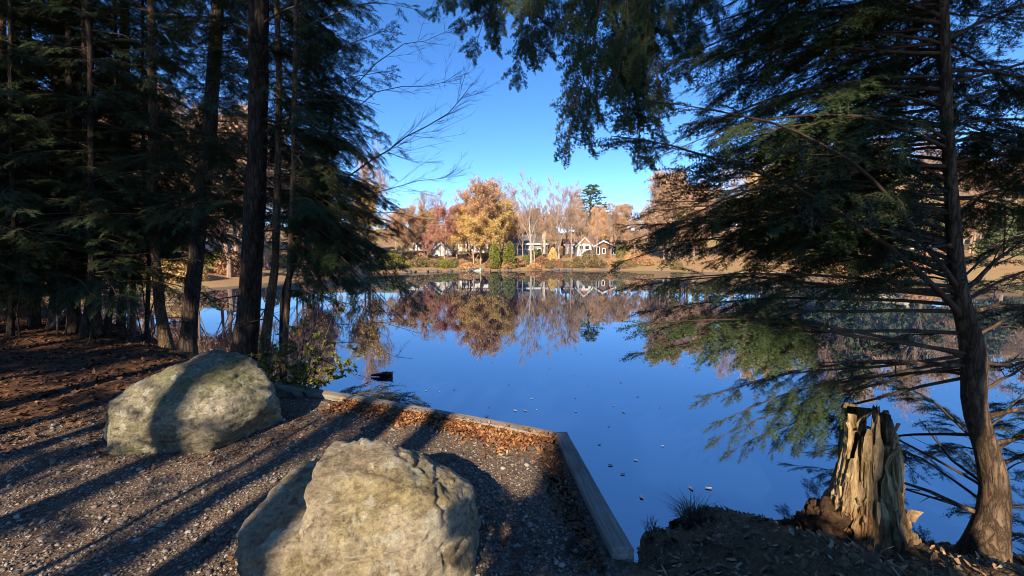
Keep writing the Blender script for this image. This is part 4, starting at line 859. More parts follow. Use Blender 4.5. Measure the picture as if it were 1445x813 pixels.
# twigs on the bank
for i in range(26):
    x, y = rg.uniform(0.75, 2.7), rg.uniform(1.3, 2.6); a = rg.uniform(0, 6.28); l = rg.uniform(0.08, 0.3); z = hz(x, y) + 0.012
    mb = MB(); c_, s_ = math.cos(a), math.sin(a); z2 = hz(x + c_ * l, y + s_ * l) + 0.012; mb.tube([(0, 0, 0), (c_ * l / 2, s_ * l / 2, (z2 - z) / 2 + 0.01), (c_ * l, s_ * l, z2 - z)], [0.004, 0.0035, 0.002], 5)
    o = mb.build('fallen_twig', M_pale_bark if i % 3 == 0 else M_twig); o.location = (x, y, z); tag(o, 'small broken twig lying on the soil bank by the stump', 'twig', 'twigs on the soil bank')

# driftwood in the water
M_black = noise_mat('wet_black_wood', [(0.3, (0.006, 0.005, 0.004)), (0.7, (0.02, 0.016, 0.012))], 12, rough=0.8)
q = G(540, 532, WATER); mb = MB(); mb.tube([(-0.22, 0, 0.03), (-0.08, 0, 0.05), (0.05, 0.02, 0.045), (0.16, 0.01, 0.05)], [0.012, 0.035, 0.055, 0.05], 9)
v = np.concatenate(mb.v); v += 0.25 * 0.05 * fbm(v * 30, 3)[:, None]; mb.v = [v]; mb.add([(0.12, -0.03, 0.03), (0.20, 0, 0.115), (0.14, 0.04, 0.04), (0.10, 0.01, 0.09)], [[0, 1, 3], [1, 2, 3], [0, 2, 1], [0, 3, 2]])
o = mb.build('driftwood', M_black); o.location = (q.x, q.y, WATER - 0.01); tag(o, 'black wet log end poking out of the water near the shrub', 'log')

# floating leaves
M_float = leaf_mat('floating_leaf', [(0, (0.28, 0.16, 0.08)), (0.5, (0.45, 0.34, 0.22)), (1, (0.66, 0.6, 0.52))], trans=0, rnd=0.4)  # lighter tones put reflected light into the leaf colour
lv = np.array([(0, 0, 0.0), (-1, 0.1, 0.15), (-0.5, -0.55, 0.05), (0.1, -0.4, 0.12), (0.9, -0.5, 0.1), (0.55, 0.05, 0.06), (1.0, 0.55, 0.18), (0.1, 0.4, 0.1), (-0.5, 0.65, 0.12)])
lme = tri_mesh('floating_leaf', lv, [[0, i, i % 8 + 1] for i in range(1, 9)], M_float)
spots = [(859, 602), (897, 650), (861, 657), (866, 573), (880, 582), (741, 580), (727, 580), (687, 588), (757, 579), (718, 543), (811, 530), (676, 536), (601, 552), (641, 550), (876, 540), (812, 562), (879, 670), (975, 690), (905, 702), (750, 563), (694, 512), (840, 690), (620, 553), (775, 520), (690, 575), (812, 581), (846, 628), (831, 545), (900, 560), (930, 575), (935, 630), (1000, 690), (560, 500), (700, 470), (770, 498), (668, 490), (820, 500)]
for i, (u, v) in enumerate(spots):
    q = G(u, v, WATER); o = obj('floating_leaf', lme, loc=(q.x, q.y, WATER + 0.006)); s = rg.uniform(0.013, 0.026) * (1.35 if v > 560 else 1.0); o.scale = (s, s * rg.uniform(0.7, 1), s); o.rotation_euler = (0, 0, rg.uniform(0, 6.28)); tag(o, 'small pale fallen leaf floating on the calm blue water', 'leaf', 'leaves floating on the lake')

# ------------------------------------------------------------------ shrubs and bare branches on the left bank
M_shrubleaf = leaf_mat('shrub_leaves', [(0, (0.06, 0.08, 0.02)), (0.6, (0.14, 0.16, 0.035)), (1, (0.33, 0.27, 0.05))], trans=0.35)
M_greenstem = noise_mat('green_stem', [(0.3, (0.07, 0.075, 0.03)), (0.7, (0.16, 0.16, 0.07))], 15, bstr=0)
def leafy_shrub(du=0, label='small yellow-green shrub with thin stems at the end of the timber', seed=8):
    base = ground_base(425 + du, 552 + du * 0.25); root = thing('leafy_shrub', label, 'shrub', base); r = random.Random(seed); nr = np.random.default_rng(seed)
    def P(u, v, d): return globals()['P'](u + du, v + (18 if du else 0), d)
    tips = [P(440, 440, base.y), P(475, 430, base.y), P(452, 470, base.y - .2), P(500, 500, base.y), P(480, 520, base.y - 0.2), P(420, 470, base.y), P(515, 495, base.y - .2), P(405, 505, base.y), P(460, 520, base.y - .3), P(430, 500, base.y - .2)]
    V = []; Ff = []
    for i, t in enumerate(tips):
        t = t - base; pts = [Vector((r.uniform(-.06, .06), 0, 0)), t * 0.45 + Vector((r.uniform(-.06, .06), 0, 0.05)), t]
        mb = MB(); mb.tube(pts, [0.012, 0.008, 0.002] if i < 2 else [0.006, 0.004, 0.0015], 6)
        for q in range(10):
            f = r.uniform(0.3, 1); p = Vector((0, 0, 0)).lerp(t, f); e = p + Vector((r.uniform(-1, 1), r.uniform(-1, 1), r.uniform(-.3, .8))).normalized() * r.uniform(0.06, 0.2); mb.tube([p, e], [0.002, 0.0008], 3, cap=False)
            for w_ in range(3 if i < 2 else 6):
                c_ = p.lerp(e, r.uniform(0.4, 1.1)); s = r.uniform(0.026, 0.05); a = nr.standard_normal(3); a /= np.linalg.norm(a); b_ = np.cross(a, nr.standard_normal(3)); b_ /= np.linalg.norm(b_); k = len(V); cc = np.array(c_)
                V += [cc - a * s, cc - b_ * s * 0.45, cc + a * s, cc + b_ * s * 0.45]; Ff += [[k, k + 1, k + 2], [k, k + 2, k + 3]]
        mb.build('stem', M_greenstem, root, True)
    obj('foliage', tri_mesh('foliage', np.array(V), Ff, M_shrubleaf), root)
leafy_shrub(); leafy_shrub(-52, 'low leafy shrub between the thickest trunk and the thin hemlock', 18)
for (u, v, n_, h_, s_, lab) in [(380, 545, 140, 0.22, 0.2, 'tangle of dry grass at the foot of the thin hemlock'), (455, 556, 90, 0.12, 0.12, 'short green grass at the end of the long timber')]:
    q = ground_base(u, v); tuft('grass_tuft', q + Vector((0, 0, .02)), n_, h_, s_, M_grass if h_ > .2 else M_greengrass, lab, u)

def bare_tree():
    base = Vector((-3.75, 6.35, -0.25)); root = thing('bare_tree', 'bare grey deciduous tree reaching leafless limbs out over the water', 'tree', base); r = random.Random(14)
    tr = [Vector((0, 0, 0)), P(400, 420, 6.2) - base, P(425, 330, 6.0) - base, P(455, 270, 5.9) - base, P(470, 150, 6.0) - base]
    mb = MB(); mb.tube(tr, [0.06, 0.05, 0.045, 0.035, 0.02], 8); mb.build('trunk', M_bark, root, True)
    limbs = [[(455, 275, 5.9), (526, 225, 5.6), (547, 213, 5.6), (573, 193, 5.5), (603, 178, 5.5), (633, 160, 5.4), (650, 140, 5.4), (668, 116, 5.4)],
             [(440, 300, 6), (530, 272, 5.7), (567, 262, 5.6), (590, 255, 5.5), (625, 252, 5.5), (650, 235, 5.4)],
             [(460, 190, 6), (530, 130, 5.7), (568, 122, 5.6), (597, 122, 5.6), (627, 116, 5.5), (650, 101, 5.5)],
             [(465, 160, 6), (530, 90, 5.6), (570, 62, 5.5), (600, 58, 5.5), (640, 40, 5.4)],
             [(430, 330, 6), (500, 300, 5.6), (560, 300, 5.5), (600, 312, 5.4)]]
    for i, l in enumerate(limbs):
        mb = MB(); bare_limb(mb, [P(*q) - base for q in l], 0.012 if i == 0 else 0.0075, r, 2, 22 if i == 0 else 14); mb.build('limb', M_dark_twig, root)
    return root
bare_tree()
b = ground_base(415, 535); root = thing('bare_shrub', 'leafless twiggy shrub reaching low over the water past the thin hemlock', 'shrub', b); r = random.Random(9)
for l in [[(463, 483, 5.2), (506, 483, 5.1), (533, 493, 5.0), (559, 504, 4.9), (582, 506, 4.9)], [(440, 500, 5.2), (480, 520, 5.0), (520, 535, 4.9), (560, 545, 4.8)], [(430, 470, 5.3), (470, 440, 5.2), (520, 420, 5.2)], [(420, 500, 5.2), (450, 460, 5.2), (540, 455, 5.2), (590, 470, 5.1)]]:
    mb = MB(); bare_limb(mb, [Vector((0, 0, 0))] + [P(*q) - b for q in l], 0.008, r, 2, 9, 0.8, 0.3); mb.build('limb', M_dark_twig, root)
# evergreen sprays added to stand in for a bough's dark reflection
b = Vector((-2.35, 4.85, -0.35)); root = thing('reflection_sprays', 'low dark evergreen sprays drooping onto the water behind the timber', 'shrub', b); r = random.Random(31)
for (u, v, d) in [(600, 572, 4.75), (560, 560, 4.9), (520, 540, 5.1), (540, 570, 4.7), (500, 545, 5.0), (585, 560, 4.9)]: bough(root, b + Vector((0, 0, 0.05)), P(u, v, d), r)
mb = MB(); mb.tube([(0, 0, -0.25), (0, 0, 0.08)], [0.012, 0.006], 6); mb.build('stem', M_bark, root)
# mossy root log by the big trunk
b = ground_base(255, 492); mb = MB(); mb.tube([(-0.9, 0.15, 0.02), (-0.3, 0, 0.06), (0.5, -0.25, 0.05), (1.15, -0.7, 0.04)], [0.05, 0.08, 0.085, 0.05], 10); v = np.concatenate(mb.v); v += 0.02 * fbm(v * 5, 3)[:, None]; mb.v = [v]
o = mb.build('fallen_log', bark_mat('mossy_log', (0.05, 0.04, 0.025), (0.15, 0.12, 0.075), 8, moss=(0.10, 0.09, 0.03)), None, True); o.location = b; tag(o, 'mossy fallen log lying at the water edge by the thickest trunk', 'log')

# ------------------------------------------------------------------ far shore: trees
M_orange = leaf_mat('orange_leaves', [(0, (0.454, 0.260, 0.147)), (0.5, (0.648, 0.373, 0.181)), (1, (0.799, 0.517, 0.260))], trans=0.3)
M_yellow = leaf_mat('yellow_leaves', [(0, (0.519, 0.338, 0.130)), (0.5, (0.724, 0.494, 0.163)), (1, (0.840, 0.629, 0.238))], trans=0.3)
M_red = leaf_mat('red_leaves', [(0, (0.316, 0.158, 0.118)), (0.5, (0.472, 0.207, 0.153)), (1, (0.589, 0.294, 0.206))], trans=0.3)
M_tan = leaf_mat('tan_leaves', [(0, (0.360, 0.227, 0.143)), (0.5, (0.540, 0.350, 0.220)), (1, (0.690, 0.488, 0.320))], trans=0.3)
M_pine = leaf_mat('pine_needles', [(0, (0.056, 0.081, 0.037)), (0.5, (0.100, 0.131, 0.056)), (1, (0.175, 0.200, 0.075))], trans=0.15)
M_cedar = leaf_mat('cedar_foliage', [(0, (0.106, 0.119, 0.025)), (0.5, (0.188, 0.200, 0.040)), (1, (0.300, 0.288, 0.062))], trans=0.15)
M_olive = leaf_mat('olive_brush', [(0, (0.125, 0.100, 0.044)), (0.5, (0.225, 0.181, 0.081)), (1, (0.350, 0.275, 0.138))], trans=0.15)
M_brush = leaf_mat('brown_brush', [(0, (0.200, 0.100, 0.056)), (0.5, (0.350, 0.175, 0.094)), (1, (0.525, 0.312, 0.150))], trans=0.15)

def skeleton(seed, h=10.0, vase=0.55, nl=11, levels=3, thick=0.17, lo=0.25):
    """trunk + recursive limbs, unit: metres. returns (trunk MB, twig MB, twig end points)"""
    r = random.Random(seed); tk = MB(); tw = MB(); ends = []
    top = Vector((r.uniform(-.3, .3), r.uniform(-.3, .3), h * 0.93)); K = 6
    tp = [Vector((0, 0, -0.4)).lerp(top, i / K) + Vector((r.uniform(-.12, .12), r.uniform(-.12, .12), 0)) * (1 if 0 < i else 0) for i in range(K + 1)]
    tk.tube(tp, np.linspace(thick, 0.03, K + 1), 6)
    def rec(p, d, l, rad, lev):
        m = p + d * l * 0.5 + Vector((r.uniform(-1, 1), r.uniform(-1, 1), r.uniform(0, 1))) * 0.06 * l
        d2 = (d + Vector((r.uniform(-.3, .3), r.uniform(-.3, .3), 0.18))).normalized(); e = m + d2 * l * 0.5
        (tk if lev == levels else tw).tube([p, m, e], [rad, rad * 0.7, rad * 0.35], 4 if lev >= levels - 1 else 3, cap=False)
        ends.append((e, lev)); 
        if lev <= 1: ends.append((m, lev))
        if lev == 0: return
        for k in range(6 if lev > 1 else 5):
            f = r.uniform(0.3, 1.0); q = p.lerp(m, f * 2) if f < 0.5 else m.lerp(e, f * 2 - 1)
            dd = (d2 * 0.9 + Vector((r.uniform(-1, 1), r.uniform(-1, 1), r.uniform(-.35, .9))) * 0.75).normalized()
            rec(q, dd, l * r.uniform(0.38, 0.62), max(rad * 0.42, 0.012), lev - 1)
    for k in range(nl):
        t = lo + (0.97 - lo) * (k + r.random()) / nl; i = min(int(t * K), K - 1); p = tp[i].lerp(tp[i + 1], t * K - i); a = k * 2.4 + r.uniform(-.4, .4)
        d = Vector((math.cos(a) * vase, math.sin(a) * vase, 1.0 - 0.25 * (1 - t))).normalized()
        rec(p, d, h * (0.46 - 0.25 * t) * r.uniform(0.8, 1.15), 0.055 * (1.3 - t), levels)
    return tk, tw, ends
def leaf_cloud(pts, per, sig, size, seed, mat, name='crown', flat=1.0):
    r = np.random.default_rng(seed); p = np.repeat(np.array([tuple(q) for q in pts]), per, 0); p = p + r.standard_normal(p.shape) * sig * (1, 1, flat)
    k = len(p); a = r.standard_normal((k, 3)); a /= np.linalg.norm(a, axis=1, keepdims=True); b = np.cross(a, r.standard_normal((k, 3))); b /= np.linalg.norm(b, axis=1, keepdims=True)
    s = size * (0.6 + 0.8 * r.random((k, 1)))
    V = np.stack([p - a * s, p + b * s * 0.7, p + a * s, p - b * s * 0.7], 1).reshape(-1, 3); f = np.arange(k)[:, None] * 4 + np.array([[0, 1, 2, 3]])
    return tri_mesh(name, V, f, mat)
PROTO = {}
def reg(kind, trunk, crown, leaves=None): PROTO.setdefault(kind, []).append((trunk, crown, leaves))
for i in range(4):
    tk, tw, ends = skeleton(100 + i, 10, 0.42 + 0.12 * (i % 2), 10, 3)
    reg('bare', tk.mesh('trunk', M_bare), tw.mesh('crown', M_bare))
    reg('pale', tk.mesh('trunk', M_pale_bark), tw.mesh('crown', M_bare))
    e0 = [e for e, l in ends if l == 0]
    reg('baretan', tk.mesh('trunk', M_bare), tw.mesh('crown', M_bare), leaf_cloud(random.Random(i).sample(e0, int(len(e0) * 0.45)), 1, 0.22, 0.075, 5 + i, M_tan, 'leaves'))
for kind, mt in (('orange', M_orange), ('yellow', M_yellow), ('red', M_red), ('tan', M_tan)):
    for i in range(2):
        tk, tw, ends = skeleton(140 + i + 10 * len(kind), 10, 0.62, 12, 3, lo=0.12)
        e0 = [e for e, l in ends if l <= 1]; rnd_ = random.Random(i); e0 = rnd_.sample(e0, int(len(e0) * 0.62))
        reg(kind, tk.mesh('trunk', M_bare), tw.mesh('crown', M_bare), leaf_cloud(e0, 3, 0.20, 0.10, 9 + i, mt, 'leaves'))
def pine_proto(seed, h=20.0, width=0.30, mt=M_pine, irregular=0.35, sz=0.2, dens=26):
    r = random.Random(seed); tk = MB(); tk.tube([(0, 0, -0.5), (0.05, 0, h * 0.5), (0, 0.05, h)], [h * 0.017, h * 0.011, 0.02], 6); lp = []
    z = h * 0.16; br = MB()
    while z < h * 0.985:
        t = z / h; n_ = r.randint(4, 6); a0 = r.uniform(0, 6.28)
        for k in range(n_):
            if r.random() < 0.15: continue
            a = a0 + k * 6.283 / n_ + r.uniform(-.3, .3); l = h * width * (1 - t) ** 0.7 * r.uniform(1 - irregular, 1 + irregular) + 0.25; d = Vector((math.cos(a), math.sin(a), r.uniform(-0.1, 0.35)))
            p = Vector((0, 0, z)); e = p + d * l; br.tube([p, e], [0.04, 0.012], 3, cap=False)
            for q in range(int(dens * l / 4) + 5):
                f = r.uniform(0.3, 1.03); c_ = p.lerp(e, f); s = l * 0.16; lp.append(c_ + Vector((r.uniform(-s, s), r.uniform(-s, s), r.uniform(-.12, .16) * (1 + s))))
        z += h * r.uniform(0.035, 0.06)
    v0 = tk.mesh('trunk', M_bark_grey); return v0, br.mesh('branches', M_bark_grey), leaf_cloud(lp, 3, 0.16, sz, seed, mt, 'crown', 0.6)
for i in range(3): reg('pine', *[pine_proto(200 + i)[k] for k in (0, 1, 2)])
for i in range(2): reg('roundpine', *pine_proto(220 + i, 14, 0.34, M_pine, 0.25, 0.2, 30))
def surface_bush(seed, h, w_, mt, prof, n=2600, sz=0.09, vert=True):
    r = np.random.default_rng(seed); t = r.random(n); a = r.random(n) * 6.283; rad = prof(t) * w_ * (0.72 + 0.3 * r.random(n))
    rad = rad * (1 + 0.16 * noise3(np.stack([np.cos(a) * 2, np.sin(a) * 2, t * 6], -1) + seed))
    p = np.stack([np.cos(a) * rad, np.sin(a) * rad, t * h], -1)
    return leaf_cloud(p, 1, 0.03, sz, seed, mt, 'foliage')
for i in range(2):
    me = surface_bush(300 + i, 4.0, 1.0, M_cedar, lambda t: np.where(t < 0.3, 0.85 + 0.5 * t, np.sqrt(np.clip(1 - ((t - 0.3) / 0.7) ** 1.7, 0, 1))), 3600, 0.10); mb = MB(); mb.tube([(0, 0, -0.3), (0, 0, 3.4)], [0.08, 0.02], 6); reg('cedar', mb.mesh('trunk', M_bark_grey), None, me)
for kind, mt in (('bush_olive', M_olive), ('bush_green', M_cedar), ('bush_brown', M_brush), ('bush_yellow', M_yellow), ('bush_orange', M_orange)):
    for i in range(2):
        r_ = random.Random(7 + i); st = MB()
        for k in range(16):
            a = r_.uniform(0, 6.28); e = Vector((math.cos(a) * r_.uniform(.3, .9), math.sin(a) * r_.uniform(.3, .9), r_.uniform(.5, 1.0))); st.tube([Vector((0, 0, -.15)), e * 0.5 + Vector((0, 0, .1)), e], [0.03, 0.02, 0.008], 3, cap=False)
        reg(kind, st.mesh('stems', M_bare), None, surface_bush(320 + i, 1.0, 1.0, mt, lambda t: np.sqrt(np.clip(1 - t ** 2.2, 0, 1)) * (0.75 + 0.5 * t * (1 - t)), 1500, 0.055))
HGT = {'bare': 10.0, 'pale': 10, 'baretan': 10, 'orange': 10, 'yellow': 10, 'red': 10, 'tan': 10, 'pine': 20, 'roundpine': 14, 'cedar': 4}
FNAME = {'bare': 'bare_tree', 'pale': 'bare_tree', 'baretan': 'bare_tree', 'orange': 'maple_tree', 'yellow': 'maple_tree', 'red': 'maple_tree', 'tan': 'oak_tree', 'pine': 'pine_tree', 'roundpine': 'pine_tree', 'cedar': 'cedar_tree'}
FLAB = {'bare': ('bare grey-brown tree among the houses across the water', 'bare trees across the water'), 'pale': ('bare pale-barked tree rising from the far bank', 'pale bare trees across the water'),
        'baretan': ('nearly bare tree with a few tan leaves across the water', 'thinning trees across the water'), 'orange': ('orange-leaved maple across the water', 'orange maples across the water'), 'yellow': ('yellow-leaved maple across the water', 'yellow maples across the water'),
        'red': ('red-leaved maple across the water', 'red maples across the water'), 'tan': ('tan-leaved oak across the water', 'tan oaks across the water'), 'pine': ('dark green pine across the water', 'pines across the water'), 'roundpine': ('broad round-topped dark pine in the wood across the water', 'round pines across the water'), 'cedar': ('clipped green cedar at the far waterline', 'cedars at the far waterline'),
        'bush_olive': ('olive-brown bush on the far bank', 'olive bushes on the far bank'), 'bush_green': ('yellow-green bush on the far bank', 'green bushes on the far bank'), 'bush_brown': ('russet brush on the far bank', 'russet brush on the far bank'), 'bush_yellow': ('golden-yellow bush on the far bank', 'golden bushes on the far bank'), 'bush_orange': ('orange bush on the far bank', 'orange bushes on the far bank')}
fr = random.Random(77)
def far_tree(x, y, h, kind, wide=1.0, label=None, zoff=0.0):
    tm, cm, lm = fr.choice(PROTO[kind]); lab, grp = FLAB[kind]; z = hz(x, y)
    nm = FNAME.get(kind, 'bush'); root = thing(nm, label or lab, 'tree' if kind in HGT else 'bush', (x, y, z + zoff), grp)
    s = h / HGT.get(kind, 1.0); root.scale = (s * wide, s * wide, s); root.rotation_euler = (0, 0, fr.uniform(0, 6.28))
    obj(tm.name.split('.')[0], tm, root)
    if cm: obj('branches' if lm is None or cm.name.startswith('bran') else 'limbs', cm, root)
    if lm: obj(lm.name.split('.')[0], lm, root)
    return root
def at_px(u, vtop, D, kind, wide=1.0, label=None):
    x = (u - CX) / F * D; z = hz(x, D); top = P(u, vtop, D).z
    return far_tree(x, D, max(top - z, 0.6), kind, wide, label)
for a in [(680, 274, 63, 'orange', 1.05, 'tallest orange maple above the twin cedars'), (668, 315, 58.5, 'yellow', 1.3, 'golden maple overhanging the pale green dock'), (694, 318, 60, 'yellow', 1.1, 'golden maple just behind the twin cedars'), (700, 300, 70, 'orange', 1.0, 'paler orange maple beside the tallest orange one'), (628, 302, 60, 'red', 1.15, 'dark red maple in front of the white cottage'), (640, 318, 66, 'red', 1.0, 'smaller red maple behind the dark red one'),
          (598, 281, 74, 'baretan'), (616, 283, 76, 'baretan'), (572, 300, 66, 'tan', 1.0), (585, 312, 70, 'tan'), (655, 292, 78, 'baretan'), (648, 330, 75, 'orange'), (718, 272, 78, 'baretan', 1.1), (706, 285, 84, 'baretan'), (728, 290, 88, 'baretan'),
          (749, 267, 61, 'pale', 0.95, 'tall pale-trunked bare tree standing before the grey house'), (754, 300, 62, 'pale', 0.8, 'slimmer pale trunk beside the tall pale bare tree'), (788, 272, 66, 'pale', 1.1, 'tall pale bare tree between the grey house and the shed'), (799, 274, 70, 'bare', 1.1), (776, 290, 74, 'bare'), (810, 282, 76, 'bare'), (812, 276, 82, 'bare'), (842, 302, 70, 'pale', 0.9, 'small white-barked bare tree beside the brown house'), (820, 300, 84, 'bare'),
          (832, 257, 100, 'pine', 1.7, 'tallest dark green pine behind the white gabled house'), (816, 284, 96, 'pine', 0.9, 'shorter pine standing beside the tallest pine'), (848, 300, 92, 'pine', 1.0, 'low pine behind the brown house roof'), (757, 294, 100, 'roundpine', 0.9), (776, 303, 98, 'roundpine', 0.9), (740, 306, 104, 'roundpine', 0.8),
          (864, 306, 92, 'orange', 1.0, 'orange maple behind the brown house'), (876, 312, 88, 'tan'), (895, 318, 80, 'tan'), (712, 322, 86, 'tan'), (722, 330, 82, 'tan'), (690, 325, 88, 'orange')]:
    at_px(*a)
at_px(698, 344, 57.3, 'cedar', 1.0, 'clipped cedar standing nearer the pale green dock'); at_px(719, 341, 57.8, 'cedar', 1.05, 'clipped cedar standing nearer the grey house')
for (u, v, D, kind, wide) in [(828, 359, 58.6, 'bush_olive', 0.75), (780, 350, 62, 'bush_yellow', 0.35), (755, 352, 68, 'bush_green', 1.2), (742, 360, 64, 'bush_green', 1.1), (765, 362, 62, 'bush_brown', 1.3), (790, 366, 60.5, 'bush_brown', 1.2), (802, 368, 60, 'bush_olive', 1.1), (560, 362, 56, 'bush_green', 0.9), (575, 366, 56, 'bush_orange', 1.0), (600, 364, 56.5, 'bush_olive', 1.0), (585, 366, 56, 'bush_orange', 0.9), (640, 364, 58.5, 'bush_olive', 1.0), (552, 370, 54, 'bush_brown', 1.2), (850, 368, 59.5, 'bush_brown', 1.0), (868, 366, 60, 'bush_brown', 1.0), (876, 345, 66, 'bush_green', 0.5), (655, 368, 58.4, 'bush_brown', 1.1), (735, 372, 59.5, 'bush_olive', 1.2), (755, 374, 59.3, 'bush_brown', 1.6), (775, 373, 59.2, 'bush_olive', 1.4), (715, 372, 59, 'bush_brown', 1.0), (812, 372, 59.2, 'bush_brown', 1.3), (620, 372, 57.5, 'bush_brown', 1.6)]:
    at_px(u, v, D, kind, wide)
for i in range(120):
    u = fr.uniform(535, 910); D = fr.uniform(50, 68); x = (u - CX) / F * D; d_, _ = lake_dist(np.array([x]), np.array([D]))
    if 0.4 < d_[0] < 12: far_tree(x, D, fr.uniform(0.4, 1.3), fr.choice(['bush_olive', 'bush_brown', 'bush_olive', 'bush_orange', 'bush_green', 'bush_yellow']), fr.uniform(0.9, 1.8))
for (u, v, D, k) in [(765, 300, 66, 'bare'), (738, 305, 68, 'bare'), (610, 318, 63, 'baretan'), (590, 322, 62, 'tan'), (652, 320, 64, 'tan'), (806, 300, 66, 'bare'), (603, 335, 60, 'red'), (862, 310, 66, 'bare'), (835, 330, 62, 'bare'), (730, 325, 70, 'bare'), (772, 318, 63, 'bare'), (576, 330, 58, 'orange'), (783, 310, 64, 'bare'), (660, 300, 68, 'orange'), (820, 315, 64, 'bare')]: at_px(u, v, D, k)
for (u, v, D, k) in [(664, 284, 66, 'orange'), (695, 280, 70, 'orange'), (710, 296, 66, 'yellow'), (645, 305, 62, 'yellow'), (722, 308, 72, 'orange'), (678, 305, 60, 'orange'), (590, 300, 68, 'orange'), (608, 308, 70, 'yellow'), (770, 312, 84, 'orange'), (845, 306, 80, 'orange'), (560, 310, 62, 'orange')]: at_px(u, v, D, k)
# wood closing the view further back
for i in range(95):
    u = 470 + 480 * (i + fr.random()) / 95; D = fr.uniform(88, 135); at_px(u, fr.uniform(294, 322), D, fr.choice(['bare', 'baretan', 'bare', 'tan', 'baretan', 'tan', 'orange', 'roundpine']))
# left and right arms of the shore, glimpsed through the hemlocks
for i in range(64):
    u = fr.uniform(-60, 560); D = fr.uniform(30, 70)
    x = (u - CX) / F * D; d_, _ = lake_dist(np.array([x]), np.array([D]))
    if d_[0] < 1.5: continue
    far_tree(x, D, fr.uniform(7, 13), fr.choice(['bare', 'baretan', 'tan', 'tan', 'yellow', 'bare', 'baretan']))
for i in range(150):
    u = fr.uniform(905, 1540); D = fr.uniform(38, 110)
    x = (u - CX) / F * D; d_, _ = lake_dist(np.array([x]), np.array([D]))
    if d_[0] < 2.5: continue
    far_tree(x, D, fr.uniform(6, 12.5), fr.choice(['yellow' if u > 1040 else 'tan', 'baretan', 'tan', 'bare', 'bare', 'baretan', 'roundpine', 'roundpine']))
for i in range(130):
    u = fr.choice([fr.uniform(60, 560), fr.uniform(895, 1500)]); D = fr.uniform(24, 60); x = (u - CX) / F * D; d_, _ = lake_dist(np.array([x]), np.array([D]))
    if 0.8 < d_[0] < 9: far_tree(x, D, fr.uniform(0.7, 1.8), fr.choice(['bush_olive', 'bush_brown', 'bush_yellow', 'bush_orange', 'bush_green']), fr.uniform(0.8, 1.4))

# ------------------------------------------------------------------ far shore: houses
def paint(name, c, rough=0.7, n=0.12):
    return noise_mat(name, [(0.3, tuple(x * (1 - n) for x in c)), (0.7, tuple(min(1, x * (1 + n)) for x in c))], 1.5, rough=rough, bstr=0)
def siding_mat(name, c):
    m, nt, b = mat_base(name, 0.75, 0.2); w = N(nt, 'ShaderNodeTexWave', Scale=2.2, Distortion=0.2); w.bands_direction = 'Z'; nt.links.new(coords(nt), w.inputs['Vector'])
    nt.links.new(ramp(nt, w.outputs[0], [(0.0, tuple(x * 0.75 for x in c)), (0.25, c)]), b.inputs['Base Color']); bump(nt, b, w.outputs[0], 0.4, 0.02); return m
W_white = siding_mat('white_siding', (0.78, 0.77, 0.74)); W_brown = siding_mat('brown_shingle', (0.20, 0.115, 0.075)); W_grey = siding_mat('grey_green_siding', (0.26, 0.28, 0.25)); W_red = siding_mat('red_brown_gable', (0.42, 0.16, 0.12)); W_tan = siding_mat('pinkish_block_wall', (0.48, 0.33, 0.25))
M_trim = paint('white_trim', (0.8, 0.79, 0.76)); M_roof_b = noise_mat('brown_shingles', [(0.3, (0.11, 0.075, 0.06)), (0.7, (0.2, 0.14, 0.11))], 6, bstr=0.3); M_roof_g = noise_mat('grey_shingles', [(0.3, (0.09, 0.09, 0.10)), (0.7, (0.17, 0.17, 0.18))], 6, bstr=0.3)
M_brick = paint('chimney_brick', (0.36, 0.16, 0.11)); M_cream = paint('cream_render', (0.66, 0.58, 0.46)); M_dockgreen = paint('pale_green_paint', (0.42, 0.52, 0.45)); M_dockwood = paint('dock_wood', (0.24, 0.15, 0.10))
m_, nt_, b_ = mat_base('window_glass', 0.08, 0.6); b_.inputs['Base Color'].default_value = (0.03, 0.04, 0.05, 1); M_glass = m_
